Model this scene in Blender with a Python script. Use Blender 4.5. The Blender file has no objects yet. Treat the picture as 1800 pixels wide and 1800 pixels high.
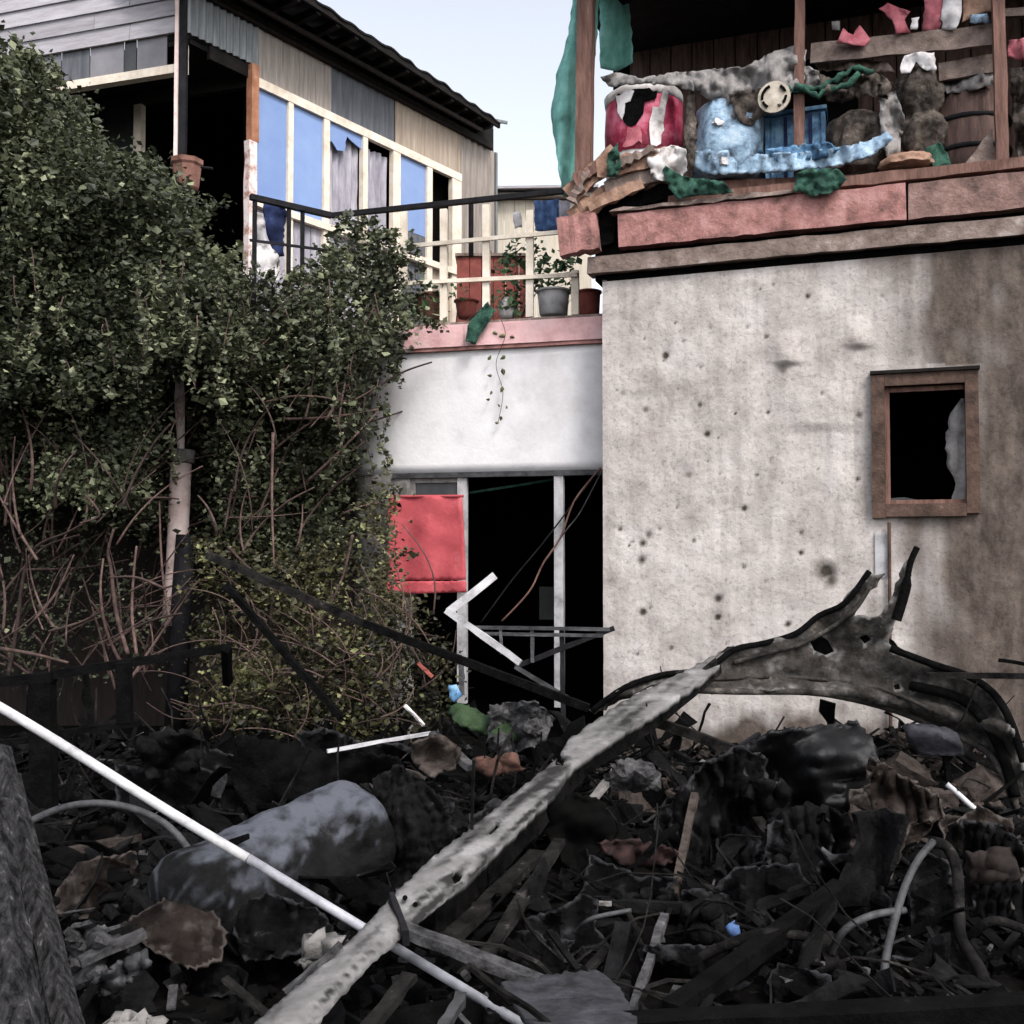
import bpy, math, random
import numpy as np
from mathutils import Vector, Matrix, noise
from mathutils.geometry import delaunay_2d_cdt
random.seed(7); rng = np.random.default_rng(7)
S = bpy.context.scene
# ---------------------------------------------------------------- camera, sky, sun
F = 1800.0; EYE = 1.6; PT = math.atan(63/1800)
cd = bpy.data.cameras.new('camera'); cam = bpy.data.objects.new('camera', cd)
S.collection.objects.link(cam); S.camera = cam
cd.sensor_width = 36; cd.lens = 36; cd.clip_start = .05; cd.clip_end = 600
cam.location = (0, 0, EYE); cam.rotation_euler = (math.pi/2 + PT, 0, 0)
SUN_EL, SUN_AZ = 50, 150          # azimuth measured from +Y clockwise towards +X
W = bpy.data.worlds.new('World'); S.world = W; W.use_nodes = True
nt = W.node_tree; bg = nt.nodes['Background']
sky = nt.nodes.new('ShaderNodeTexSky'); sky.sky_type = 'NISHITA'; sky.sun_disc = False
sky.sun_elevation = math.radians(SUN_EL); sky.sun_rotation = math.radians(SUN_AZ)
sky.air_density = 1.0; sky.dust_density = 3.0; sky.ozone_density = 1.0
hs = nt.nodes.new('ShaderNodeHueSaturation'); hs.inputs['Saturation'].default_value = .32; hs.inputs['Value'].default_value = 1.36
nt.links.new(sky.outputs[0], hs.inputs['Color']); nt.links.new(hs.outputs[0], bg.inputs[0])
bg.inputs[1].default_value = .13
sl = bpy.data.lights.new('sun', 'SUN'); sl.energy = 1.3; sl.angle = math.radians(14); sl.color = (1, .96, .91)
so = bpy.data.objects.new('sun', sl); S.collection.objects.link(so)
e, a = math.radians(SUN_EL), math.radians(SUN_AZ)
sd = Vector((math.sin(a)*math.cos(e), math.cos(a)*math.cos(e), math.sin(e)))
so.rotation_euler = sd.to_track_quat('Z', 'Y').to_euler(); so.location = (5, -5, 12)
S.view_settings.view_transform = 'Standard'; S.view_settings.look = 'None'
S.view_settings.exposure = 0.92; S.view_settings.gamma = 1; S.view_settings.use_curve_mapping = False
S.render.engine = 'CYCLES'; S.render.resolution_x = S.render.resolution_y = 1024

# ---------------------------------------------------------------- helpers
def P(px, py, d):
    u = (px-900)/F; v = -(py-900)/F
    y = math.cos(PT) - v*math.sin(PT); z = math.sin(PT) + v*math.cos(PT); s = d/y
    return Vector((u*s, d, EYE+z*s))
class Wall:
    """vertical plane through two ground points; u runs from the first to the second, off points to the camera"""
    def __init__(self, a, b):
        self.a = Vector((a[0], a[1], 0)); self.d = (Vector((b[0], b[1], 0))-self.a).normalized()
        self.n = Vector((self.d.y, -self.d.x, 0))
        if self.n.dot(-self.a) < 0: self.n = -self.n
    def pt(self, u, z, off=0): return self.a + self.d*u + self.n*off + Vector((0, 0, z))
    def uv(self, px, py, off=0):
        r = P(px, py, 1) - Vector((0, 0, EYE)); o = Vector((0, 0, EYE))
        a = self.a + self.n*off
        t = (a-o).dot(self.n)/r.dot(self.n); q = o + r*t
        return (q-a).dot(self.d), q.z
    def at(self, px, py, off=0):
        u, z = self.uv(px, py, off); return self.pt(u, z, off)
def N(p, s=1.0): return noise.noise(Vector(p)*s)
def N2(x, y, s=1.0): return noise.noise(Vector((x*s, y*s, 3.7)))
class MB:
    def __init__(s): s.v = []; s.f = []
    def hexa(s, c):     # 8 corners: bottom 4 then top 4
        n = len(s.v); s.v += [Vector(q) for q in c]
        s.f += [(n, n+3, n+2, n+1), (n+4, n+5, n+6, n+7), (n, n+1, n+5, n+4), (n+1, n+2, n+6, n+5), (n+2, n+3, n+7, n+6), (n+3, n, n+4, n+7)]
        return s
    def wbox(s, w, u0, u1, z0, z1, o0, o1):
        return s.hexa([w.pt(u0, z0, o0), w.pt(u1, z0, o0), w.pt(u1, z0, o1), w.pt(u0, z0, o1), w.pt(u0, z1, o0), w.pt(u1, z1, o0), w.pt(u1, z1, o1), w.pt(u0, z1, o1)])
    def beam(s, p, q, w, t, up=(0, 0, 1), n=1, jit=0, taper=1):
        p, q = Vector(p), Vector(q); d = (q-p).normalized(); up = Vector(up)
        if abs(d.dot(up)) > .97: up = Vector((1, 0, 0))
        a = d.cross(up).normalized(); b = a.cross(d)
        base = len(s.v)
        for i in range(n+1):
            k = i/n; c = p.lerp(q, k); sc = 1+(taper-1)*k
            jx = [random.uniform(-jit, jit) for _ in range(4)]; c = c + b*random.uniform(-jit, jit)*.5 + a*random.uniform(-jit, jit)*.5
            s.v += [c-a*(w/2*sc+jx[0])-b*t/2, c+a*(w/2*sc+jx[1])-b*t/2, c+a*(w/2*sc+jx[2])+b*t/2, c-a*(w/2*sc+jx[3])+b*t/2]
            if i:
                m = base+4*(i-1)
                for j in range(4): s.f.append((m+j, m+(j+1) % 4, m+4+(j+1) % 4, m+4+j))
        s.f.append((base+3, base+2, base+1, base)); m = base+4*n; s.f.append((m, m+1, m+2, m+3))
        return s
    def tube(s, pts, r, n=8, closed=False):
        pts = [Vector(p) for p in pts]; rr = r if isinstance(r, (list, tuple)) else [r]*len(pts)
        base = len(s.v); prev = None; L = len(pts)
        for i, p in enumerate(pts):
            if closed: d = (pts[(i+1) % L]-pts[i-1]).normalized()
            else: d = (pts[min(i+1, L-1)]-pts[max(i-1, 0)]).normalized()
            if prev is None:
                up = Vector((0, 0, 1)) if abs(d.z) < .9 else Vector((1, 0, 0)); a = d.cross(up).normalized()
            else: a = (prev-d*prev.dot(d)).normalized()
            prev = a; b = d.cross(a)
            for j in range(n):
                t = 2*math.pi*j/n; s.v.append(p+(a*math.cos(t)+b*math.sin(t))*rr[i])
            if i:
                m = base+n*(i-1)
                for j in range(n): s.f.append((m+j, m+(j+1) % n, m+n+(j+1) % n, m+n+j))
        if closed:
            m = base+n*(L-1)
            for j in range(n): s.f.append((m+j, m+(j+1) % n, base+(j+1) % n, base+j))
        else:
            s.f.append(tuple(range(base+n-1, base-1, -1))); m = base+n*(L-1); s.f.append(tuple(range(m, m+n)))
        return s
    def lathe(s, c, prof, n=20, sx=1, sy=1, wob=0):   # prof: (r,z) list, vertical axis
        base = len(s.v); c = Vector(c)
        for i, (r, z) in enumerate(prof):
            for j in range(n):
                t = 2*math.pi*j/n; w_ = 1+wob*N((math.cos(t)*2, math.sin(t)*2, z*4+c.x))
                s.v.append(c+Vector((math.cos(t)*r*sx*w_, math.sin(t)*r*sy*w_, z)))
            if i:
                m = base+n*(i-1)
                for j in range(n): s.f.append((m+j, m+(j+1) % n, m+n+(j+1) % n, m+n+j))
        s.f.append(tuple(range(base+n-1, base-1, -1))); m = base+n*(len(prof)-1); s.f.append(tuple(range(m, m+n)))
        return s
    def chunk(s, c, r, flat=1.0, sd=0):
        c = Vector(c); base = len(s.v); k = 2
        idx = {}
        R = Matrix.Rotation(random.uniform(0, 6.28), 3, Vector((random.gauss(0, 1), random.gauss(0, 1), random.gauss(0, 1))).normalized())
        for x in range(k+1):
            for y in range(k+1):
                for z in range(k+1):
                    if 0 < x < k and 0 < y < k and 0 < z < k: continue
                    v = Vector((x-1, y-1, (z-1))); v = v*(.62+.38/max(v.length, .5)); v *= random.uniform(.7, 1.15)
                    v.z *= flat; idx[(x, y, z)] = len(s.v); s.v.append(c+R @ v*r)
        for ax in range(3):
            for side in (0, k):
                for i in range(k):
                    for j in range(k):
                        q = []
                        for (a_, b_) in ((i, j), (i+1, j), (i+1, j+1), (i, j+1)):
                            t = [0, 0, 0]; t[ax] = side; t[(ax+1) % 3] = a_; t[(ax+2) % 3] = b_; q.append(idx[tuple(t)])
                        s.f.append(tuple(q if side else q[::-1]))
        return s
WL = {}
def mesh_obj(name, v, f, m, parent=None, smooth=False, kind=None, attrs=None):
    V = np.array([tuple(p) for p in v], dtype=float) if not isinstance(v, np.ndarray) else v
    lo, hi = V.min(0), V.max(0); o = np.array([(lo[0]+hi[0])/2, (lo[1]+hi[1])/2, lo[2]])
    me = bpy.data.meshes.new(name); me.from_pydata((V-o).tolist(), [], f if isinstance(f, list) else f.tolist())
    ob = bpy.data.objects.new(name, me); S.collection.objects.link(ob)
    if m: me.materials.append(m)
    if smooth: me.polygons.foreach_set('use_smooth', [True]*len(me.polygons))
    for k, vals in (attrs or {}).items():
        at = me.attributes.new(k, 'FLOAT', 'POINT'); at.data.foreach_set('value', np.asarray(vals, dtype=np.float32))
    o = Vector(o.tolist()); WL[ob.name] = o
    if parent: ob.parent = parent; ob.location = o - WL[parent.name]
    else: ob.location = o
    if kind: ob['kind'] = kind
    me.update(); return ob
def put(mb, name, m, parent=None, **k):
    if hasattr(mb, 'wear') and not k.get('attrs'): k['attrs'] = {'wear': mb.wear}
    return mesh_obj(name, mb.v, mb.f, m, parent, **k)
def tag(o, label, cat, group=None):
    o['label'] = label; o['category'] = cat
    if group: o['group'] = group
    return o
def thing(name, loc, label, cat, group=None):
    o = bpy.data.objects.new(name, None); S.collection.objects.link(o); o.location = Vector(loc); WL[o.name] = Vector(loc)
    o.empty_display_size = .2
    return tag(o, label, cat, group)
def inpoly(x, y, poly):
    c = False; n = len(poly); j = n-1
    for i in range(n):
        xi, yi = poly[i]; xj, yj = poly[j]
        if (yi > y) != (yj > y) and x < (xj-xi)*(y-yi)/(yj-yi)+xi: c = not c
        j = i
    return c
def resample(poly, step, jit=0):
    out = []
    for i in range(len(poly)):
        a, b = Vector(poly[i]), Vector(poly[(i+1) % len(poly)]); n = max(1, int((b-a).length/step))
        for k in range(n):
            q = a.lerp(b, k/n)
            if jit and k: q += Vector((random.uniform(-jit, jit), random.uniform(-jit, jit)))
            out.append((q.x, q.y))
    return out
def sheet(poly, pos, th, step=10, holes=(), jit=2, thdir=None, seed=0):
    """solid sheet: outline poly (2-D parameters), pos(x, y) -> world point, thickness th"""
    random.seed(seed+11)
    o = resample(poly, step, jit); loops = [o]+[resample(h, step*.7, 0) for h in holes]
    pts = []; edges = []
    for L in loops:
        b = len(pts); pts += L; edges += [(b+i, b+(i+1) % len(L)) for i in range(len(L))]
    xs = [p[0] for p in poly]; ys = [p[1] for p in poly]
    x = min(xs)+step*.5; r = 0
    while x < max(xs):
        y = min(ys)+step*.5*(1+r % 2)
        while y < max(ys):
            q = (x+random.uniform(-.2, .2)*step, y+random.uniform(-.2, .2)*step)
            if inpoly(q[0], q[1], o) and not any(inpoly(q[0], q[1], h) for h in holes) and min((q[0]-a[0])**2+(q[1]-a[1])**2 for a in pts[:len(o)]) > (step*.45)**2: pts.append(q)
            y += step
        x += step; r += 1
    res = delaunay_2d_cdt([Vector(p) for p in pts], edges, [], 0, 1e-4)
    V2, FF = res[0], res[2]; tri = []
    for t in FF:
        cx = sum(V2[i].x for i in t)/3; cy = sum(V2[i].y for i in t)/3
        if inpoly(cx, cy, o) and not any(inpoly(cx, cy, h) for h in loops[1:]): tri.append(tuple(t))
    v = [Vector(pos(q.x, q.y)) for q in V2]; n = len(v)
    nr = [Vector((0, 0, 0)) for _ in v]
    for t in tri:
        c = (v[t[1]]-v[t[0]]).cross(v[t[2]]-v[t[0]])
        for i in t: nr[i] += c
    nr = [(q.normalized() if q.length > 1e-12 else Vector((0, 1, 0))) for q in nr]
    if thdir is not None: nr = [Vector(thdir)]*n
    mb = MB(); mb.wear = [(.25+.6*random.random() if i < len(pts) and i < sum(len(q_) for q_ in loops) else max(0, .45*N2(V2[i].x, V2[i].y, .035)+.2*N2(V2[i].x, V2[i].y, .12))) for i in range(n)]*2; mb.v = [a+b*th/2 for a, b in zip(v, nr)]+[a-b*th/2 for a, b in zip(v, nr)]
    cnt = {}
    for t in tri:
        mb.f.append(t); mb.f.append((t[2]+n, t[1]+n, t[0]+n))
        for i in range(3):
            k = (t[i], t[(i+1) % 3]); cnt[k] = 1
    for (a_, b_) in list(cnt):
        if (b_, a_) not in cnt: mb.f.append((b_, a_, a_+n, b_+n))
    return mb

# ---------------------------------------------------------------- materials
MATS = {}
def mat(name, c1, c2, scale=8, rough=.85, bump=.3, stretch=(1, 1, 1), metal=0, c3=None, rand=0, lo=.35, hi=.65, detail=7, spec=.3, dist=.02, trans=0, attr=None, fine=0):
    m = bpy.data.materials.new(name); m.use_nodes = True; t = m.node_tree; n = t.nodes; L = t.links
    b = n['Principled BSDF']; b.inputs['Roughness'].default_value = rough; b.inputs['Metallic'].default_value = metal
    b.inputs['Specular IOR Level'].default_value = spec
    tc = n.new('ShaderNodeTexCoord'); mp = n.new('ShaderNodeMapping'); mp.inputs['Scale'].default_value = stretch
    oi = n.new('ShaderNodeObjectInfo'); L.new(tc.outputs['Object'], mp.inputs[0])
    vm = n.new('ShaderNodeVectorMath'); vm.operation = 'SCALE'; vm.inputs[0].default_value = (13, 7, 5); L.new(oi.outputs['Random'], vm.inputs['Scale'])
    L.new(vm.outputs[0], mp.inputs['Location'])
    nz = n.new('ShaderNodeTexNoise'); nz.inputs['Scale'].default_value = scale; nz.inputs['Detail'].default_value = detail; nz.inputs['Roughness'].default_value = .68
    L.new(mp.outputs[0], nz.inputs[0])
    r = n.new('ShaderNodeValToRGB'); r.color_ramp.elements[0].position = lo; r.color_ramp.elements[1].position = hi
    r.color_ramp.elements[0].color = (*c1, 1); r.color_ramp.elements[1].color = (*c2, 1)
    if c3: el = r.color_ramp.elements.new(hi+(1-hi)*.3); el.color = (*c3, 1)
    L.new(nz.outputs[0], r.inputs[0]); col = r.outputs[0]
    if attr:   # (attribute, colour)
        at = n.new('ShaderNodeAttribute'); at.attribute_name = attr[0]
        mx = n.new('ShaderNodeMix'); mx.data_type = 'RGBA'; mx.inputs['B'].default_value = (*attr[1], 1)
        n2 = n.new('ShaderNodeTexNoise'); n2.inputs['Scale'].default_value = scale*2.5; n2.inputs['Detail'].default_value = 6; L.new(mp.outputs[0], n2.inputs[0])
        ma = n.new('ShaderNodeMath'); ma.operation = 'MULTIPLY_ADD'; ma.inputs[1].default_value = 1.2; L.new(n2.outputs[0], ma.inputs[0])
        mb_ = n.new('ShaderNodeMath'); mb_.operation = 'SUBTRACT'; mb_.inputs[1].default_value = .6; L.new(at.outputs['Fac'], mb_.inputs[0]); L.new(mb_.outputs[0], ma.inputs[2])
        mc = n.new('ShaderNodeMath'); mc.operation = 'MULTIPLY'; mc.use_clamp = True; L.new(ma.outputs[0], mc.inputs[0]); mc.inputs[1].default_value = 1.6
        md = n.new('ShaderNodeMath'); md.operation = 'MULTIPLY'; md.use_clamp = True; L.new(at.outputs['Fac'], md.inputs[0]); md.inputs[1].default_value = 4
        me_ = n.new('ShaderNodeMath'); me_.operation = 'MULTIPLY'; L.new(mc.outputs[0], me_.inputs[0]); L.new(md.outputs[0], me_.inputs[1])
        L.new(me_.outputs[0], mx.inputs['Factor']); L.new(col, mx.inputs['A']); col = mx.outputs['Result']
    if rand:
        h = n.new('ShaderNodeHueSaturation'); mr = n.new('ShaderNodeMapRange'); mr.inputs[3].default_value = 1-rand; mr.inputs[4].default_value = 1+rand
        L.new(oi.outputs['Random'], mr.inputs[0]); L.new(mr.outputs[0], h.inputs['Value']); L.new(col, h.inputs['Color']); col = h.outputs[0]
    L.new(col, b.inputs['Base Color'])
    if bump:
        nb = n.new('ShaderNodeTexNoise'); nb.inputs['Scale'].default_value = scale*3; nb.inputs['Detail'].default_value = 8; nb.inputs['Roughness'].default_value = .7; L.new(mp.outputs[0], nb.inputs[0])
        bp = n.new('ShaderNodeBump'); bp.inputs['Strength'].default_value = bump; bp.inputs['Distance'].default_value = dist
        L.new(nb.outputs[0], bp.inputs['Height']); L.new(bp.outputs[0], b.inputs['Normal'])
    if trans:
        out = n['Material Output']; tr = n.new('ShaderNodeBsdfTranslucent'); L.new(col, tr.inputs[0]); ms = n.new('ShaderNodeMixShader'); ms.inputs[0].default_value = trans
        L.new(b.outputs[0], ms.inputs[1]); L.new(tr.outputs[0], ms.inputs[2]); L.new(ms.outputs[0], out.inputs[0])
    MATS[name] = m; return m
m_char = mat('charred', (.0012, .0012, .0013), (.0055, .0053, .0055), 11, .9, 1, c3=(.04, .039, .041), spec=.06, lo=.4, hi=.66)
m_char2 = mat('charred_ash', (.0018, .0018, .002), (.012, .0117, .0125), 9, .9, 1, c3=(.17, .165, .175), lo=.4, hi=.64, spec=.1)
m_charwood = mat('charred_timber', (.002, .0018, .0018), (.02, .018, .017), 10, .85, 1, c3=(.12, .11, .105), spec=.1, lo=.38, hi=.62)
m_ash = mat('ash', (.012, .012, .013), (.1, .097, .1), 14, .95, .8, c3=(.26, .25, .26), spec=.1)
m_soil = mat('burnt_ground', (.0015, .0014, .0013), (.007, .0062, .0058), 9, .95, 1, c3=(.04, .036, .033), dist=.03, spec=.05)
m_dustwall = mat('dusty_brown', (.02, .016, .014), (.085, .068, .06), 11, .95, 1, c3=(.2, .175, .165), rand=.3, spec=.1)
m_pale = mat('pale_scorched', (.06, .057, .056), (.165, .157, .156), 6, .8, .25, c3=(.25, .24, .24), lo=.28, hi=.55, attr=('dirt_recess', (.012, .011, .011)))
m_dmetal = mat('dark_metal', (.004, .004, .005), (.014, .013, .016), 12, .7, .4, c3=(.035, .028, .025), spec=.15)
m_plastic = mat('black_plastic', (.003, .003, .0035), (.008, .008, .009), 9, .45, .4, spec=.3)
m_greymetal = mat('grey_metal', (.02, .02, .022), (.07, .07, .074), 12, .6, .4, metal=.1, c3=(.18, .175, .175))
m_whitepipe = mat('white_plastic', (.1, .098, .1), (.38, .375, .385), 9, .6, .25, c3=(.5, .495, .505), lo=.22, hi=.45)
m_dullwhite = mat('dull_white_paint', (.15, .145, .148), (.38, .37, .385), 7, .7, .3, c3=(.48, .47, .48), lo=.28, hi=.5)
m_backboard = mat('brown_backboard', (.05, .03, .025), (.16, .1, .085), 6, .85, .6, stretch=(4, 4, .5), c3=(.28, .2, .17))
m_whitewall = mat('white_plaster', (.5, .475, .48), (.68, .66, .675), 1.7, .9, .3, c3=(.74, .72, .73), lo=.3, hi=.55)
m_pink = mat('pink_paint', (.46, .25, .25), (.68, .42, .42), 5, .8, .4, c3=(.72, .5, .5), lo=.25, hi=.5)
m_pinkdirty = mat('dirty_pink_paint', (.1, .06, .05), (.34, .16, .145), 6, .85, .8, c3=(.46, .25, .235), lo=.3, hi=.5, rand=.12)
m_pinkbrown = mat('pinkish_brown_paint', (.07, .045, .038), (.24, .145, .125), 6, .85, .8, c3=(.36, .24, .22), lo=.3, hi=.55)
m_tanwood = mat('tan_broken_wood', (.16, .08, .05), (.42, .27, .2), 7, .85, .7, c3=(.55, .38, .3))
m_duskplank = mat('dirty_plank', (.08, .055, .045), (.25, .19, .165), 7, .85, .8, c3=(.42, .36, .34), lo=.3, hi=.58)
m_brown = mat('brown_timber', (.09, .045, .035), (.22, .12, .095), 6, .8, .6, stretch=(3, 3, .5), c3=(.34, .22, .19))
m_frame = mat('window_timber', (.035, .02, .014), (.11, .065, .048), 8, .75, .6, c3=(.25, .17, .13))
m_cream = mat('cream_paint', (.56, .46, .36), (.78, .69, .58), 7, .65, .3, c3=(.82, .75, .66), lo=.25, hi=.55)
m_creamwall = mat('cream_boards', (.5, .44, .36), (.66, .6, .5), 3, .85, .3, stretch=(6, 6, .4), c3=(.72, .66, .58))
m_orange = mat('orange_timber', (.25, .1, .05), (.42, .2, .12), 8, .8, .5, c3=(.7, .5, .42))
m_peel = mat('peeling_white', (.38, .2, .16), (.72, .6, .58), 9, .8, .6, lo=.38, hi=.5, c3=(.8, .74, .72))
m_blue = mat('blue_pane', (.19, .28, .53), (.24, .34, .58), 1.5, .4, .05, c3=(.3, .4, .62), rand=.06)
m_curtain = mat('lilac_curtain', (.22, .21, .25), (.42, .4, .45), 5, .9, .3, c3=(.55, .53, .58), stretch=(3, 3, .6))
m_siding = mat('grey_siding', (.28, .26, .28), (.42, .40, .43), 3, .7, .2, stretch=(1, 1, 8), c3=(.55, .5, .5), rand=.15)
m_corr = mat('grey_corrugated', (.12, .13, .135), (.24, .25, .26), 6, .6, .3, metal=.2, stretch=(3, 3, .3), c3=(.33, .33, .34))
m_ply = mat('weathered_plywood', (.19, .165, .145), (.34, .295, .265), 5, .85, .3, stretch=(5, 5, .35), c3=(.42, .36, .33))
m_plywarm = mat('warm_plywood', (.28, .22, .17), (.43, .35, .28), 5, .85, .3, stretch=(5, 5, .35), c3=(.5, .42, .35))
m_darkpanel = mat('slate_panel', (.075, .08, .09), (.14, .145, .165), 5, .8, .3, stretch=(4, 4, .4), c3=(.2, .2, .23))
m_roof = mat('dark_roof', (.006, .005, .005), (.016, .013, .012), 8, .85, .5, c3=(.03, .025, .022), spec=.15)
m_glassgrey = mat('grey_pane', (.16, .155, .17), (.26, .25, .27), 2, .25, .05, c3=(.3, .29, .31), rand=.15)
m_darkglass = mat('dark_pane', (.035, .036, .04), (.06, .06, .065), 4, .2, .05)
m_void = mat('dark_interior', (.002, .002, .002), (.004, .0037, .0035), 4, .95, .1, spec=.05)  # near-black colour stands in for the darkness of unlit rooms
m_darkgreen = mat('dark_green_board', (.009, .012, .010), (.018, .022, .019), 4, .8, .2, c3=(.03, .033, .03))
m_darkbrown = mat('dark_brown_board', (.006, .004, .0035), (.02, .0125, .01), 5, .85, .5, stretch=(4, 4, .5), c3=(.07, .045, .04))  # very dark brown, keeps the balcony interior dark
m_red = mat('red_paint', (.34, .05, .062), (.46, .08, .095), 6, .75, .3, c3=(.5, .13, .14), lo=.3, hi=.6)
m_redwood = mat('faded_red_board', (.14, .04, .032), (.3, .08, .065), 5, .85, .5, c3=(.36, .15, .12))
m_net = mat('green_net', (.16, .42, .37), (.3, .66, .6), 7, .85, .6, c3=(.4, .74, .68), trans=.25, lo=.3, hi=.55)
m_rope = mat('green_rope', (.012, .035, .026), (.04, .12, .085), 18, .9, .7, c3=(.13, .24, .19))
m_drum = mat('crimson_drum', (.12, .012, .022), (.42, .035, .085), 7, .5, .4, c3=(.55, .16, .23), lo=.3, hi=.45)
m_soiledwhite = mat('soiled_white', (.2, .17, .155), (.6, .56, .55), 6, .7, .3, lo=.3, hi=.5, c3=(.72, .7, .7))
m_lightblue = mat('light_blue_plastic', (.06, .08, .11), (.28, .41, .55), 8, .55, .5, c3=(.47, .59, .69), lo=.36, hi=.52)
m_midblue = mat('blue_plastic', (.02, .04, .08), (.08, .19, .34), 8, .5, .5, c3=(.2, .36, .5), lo=.33, hi=.5)
m_navy = mat('navy_cloth', (.008, .012, .04), (.025, .04, .12), 6, .9, .4, c3=(.06, .1, .24))
m_denim = mat('denim_cloth', (.03, .06, .15), (.09, .16, .33), 9, .9, .4, c3=(.25, .33, .5), stretch=(3, 3, .5))
m_greycloth = mat('grey_cloth', (.13, .12, .12), (.33, .31, .3), 8, .95, .7, c3=(.48, .45, .43))
m_browncloth = mat('brown_sack', (.02, .016, .013), (.13, .105, .09), 12, .95, 1, c3=(.3, .26, .235), lo=.36, hi=.6)
m_pinkcloth = mat('pink_cloth', (.3, .07, .09), (.5, .17, .2), 8, .9, .5, c3=(.68, .4, .42))
m_whitecloth = mat('white_cloth', (.35, .32, .32), (.62, .59, .6), 6, .9, .4, c3=(.72, .7, .7), lo=.3, hi=.5)
m_bark = mat('bare_branch', (.035, .021, .018), (.11, .07, .062), 12, .9, .5, c3=(.22, .15, .14), rand=.6)
m_terra = mat('terracotta', (.12, .055, .04), (.25, .125, .1), 9, .85, .3, c3=(.34, .22, .18))
m_polew = mat('pale_pole', (.3, .2, .18), (.64, .5, .47), 4, .8, .4, lo=.25, hi=.5, c3=(.7, .6, .58))
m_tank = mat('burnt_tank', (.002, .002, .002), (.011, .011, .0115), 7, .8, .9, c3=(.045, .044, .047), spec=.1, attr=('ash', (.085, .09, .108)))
m_greenobj = mat('green_plastic', (.008, .02, .008), (.03, .06, .02), 14, .7, .6, c3=(.1, .19, .07))
m_conc = mat('concrete', (.1, .095, .09), (.25, .235, .225), 9, .9, .7, c3=(.38, .36, .35), rand=.25)
m_brickm = mat('brick', (.04, .02, .015), (.12, .06, .045), 10, .9, .6, c3=(.33, .24, .2), rand=.35)
m_dial = mat('cream_dial', (.3, .25, .19), (.58, .52, .44), 12, .6, .2, c3=(.66, .62, .55))
# leaves: tint per leaf
def leafmat(name, cs, tr=.25):
    m = bpy.data.materials.new(name); m.use_nodes = True; t = m.node_tree; n = t.nodes; L = t.links; b = n['Principled BSDF']
    b.inputs['Roughness'].default_value = .5; b.inputs['Specular IOR Level'].default_value = .35
    at = n.new('ShaderNodeAttribute'); at.attribute_name = 'tint'; r = n.new('ShaderNodeValToRGB')
    for i, (p, c) in enumerate(cs):
        el = r.color_ramp.elements[i] if i < 2 else r.color_ramp.elements.new(p)
        el.position = p; el.color = (*c, 1)
    L.new(at.outputs['Fac'], r.inputs[0]); L.new(r.outputs[0], b.inputs['Base Color'])
    trn = n.new('ShaderNodeBsdfTranslucent'); L.new(r.outputs[0], trn.inputs[0]); ms = n.new('ShaderNodeMixShader'); ms.inputs[0].default_value = tr
    L.new(b.outputs[0], ms.inputs[1]); L.new(trn.outputs[0], ms.inputs[2]); L.new(ms.outputs[0], n['Material Output'].inputs[0])
    return m
m_leaf = leafmat('bush_leaf', [(0, (.015, .018, .009)), (1, (.25, .27, .16)), (.4, (.046, .053, .03)), (.72, (.082, .094, .052)), (.93, (.13, .145, .08))])
m_leaf2 = leafmat('shrub_leaf', [(0, (.008, .008, .004)), (1, (.3, .3, .14)), (.4, (.04, .036, .017)), (.8, (.1, .1, .042))])
m_leaf3 = leafmat('pot_leaf', [(0, (.02, .05, .025)), (1, (.12, .2, .09)), (.5, (.05, .1, .045))])

# ---------------------------------------------------------------- ground
def H(x, y):
    a = max(0, min(1, (y-1.2)/1.0))*max(0, min(1, (8.6-y)/1.6))*max(0, min(1, (5.5-abs(x))/2))
    h = .17-.05*max(0, min(1, (y-4)/2))+.1*N2(x, y, .9)+.06*N2(x+9, y, 2.3)
    h += .16*math.exp(-((x-.9)**2/.5+(y-6.0)**2/.6))+.2*math.exp(-((x-2.7)**2/.6+(y-6.3)**2/.5))
    h += .1*math.exp(-((x+1.2)**2/.8+(y-4.6)**2/1.0))
    return max(0, h)*a
def G(px, py):      # where the line of sight meets the rubble surface
    d = 1.9
    while d < 9:
        p = P(px, py, d)
        if p.z <= H(p.x, p.y): return p
        d += .03
    return P(px, py, 7.5)
xs = [-60, -30, -16, -10]+list(np.arange(-7, 7.01, .12))+[10, 16, 30, 60]
ys = [-40, -15, -5, -1]+list(np.arange(0, 10, .12))+[11, 14, 20, 40, 120]
gv = [(x, y, H(x, y)+(.025*N2(x, y, 7) if 1.2 < y < 8.5 else 0)) for y in ys for x in xs]; nx = len(xs)
gf = [(j*nx+i, j*nx+i+1, (j+1)*nx+i+1, (j+1)*nx+i) for j in range(len(ys)-1) for i in range(nx-1)]
mesh_obj('ground', gv, gf, m_soil, kind='structure', smooth=True)

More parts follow.
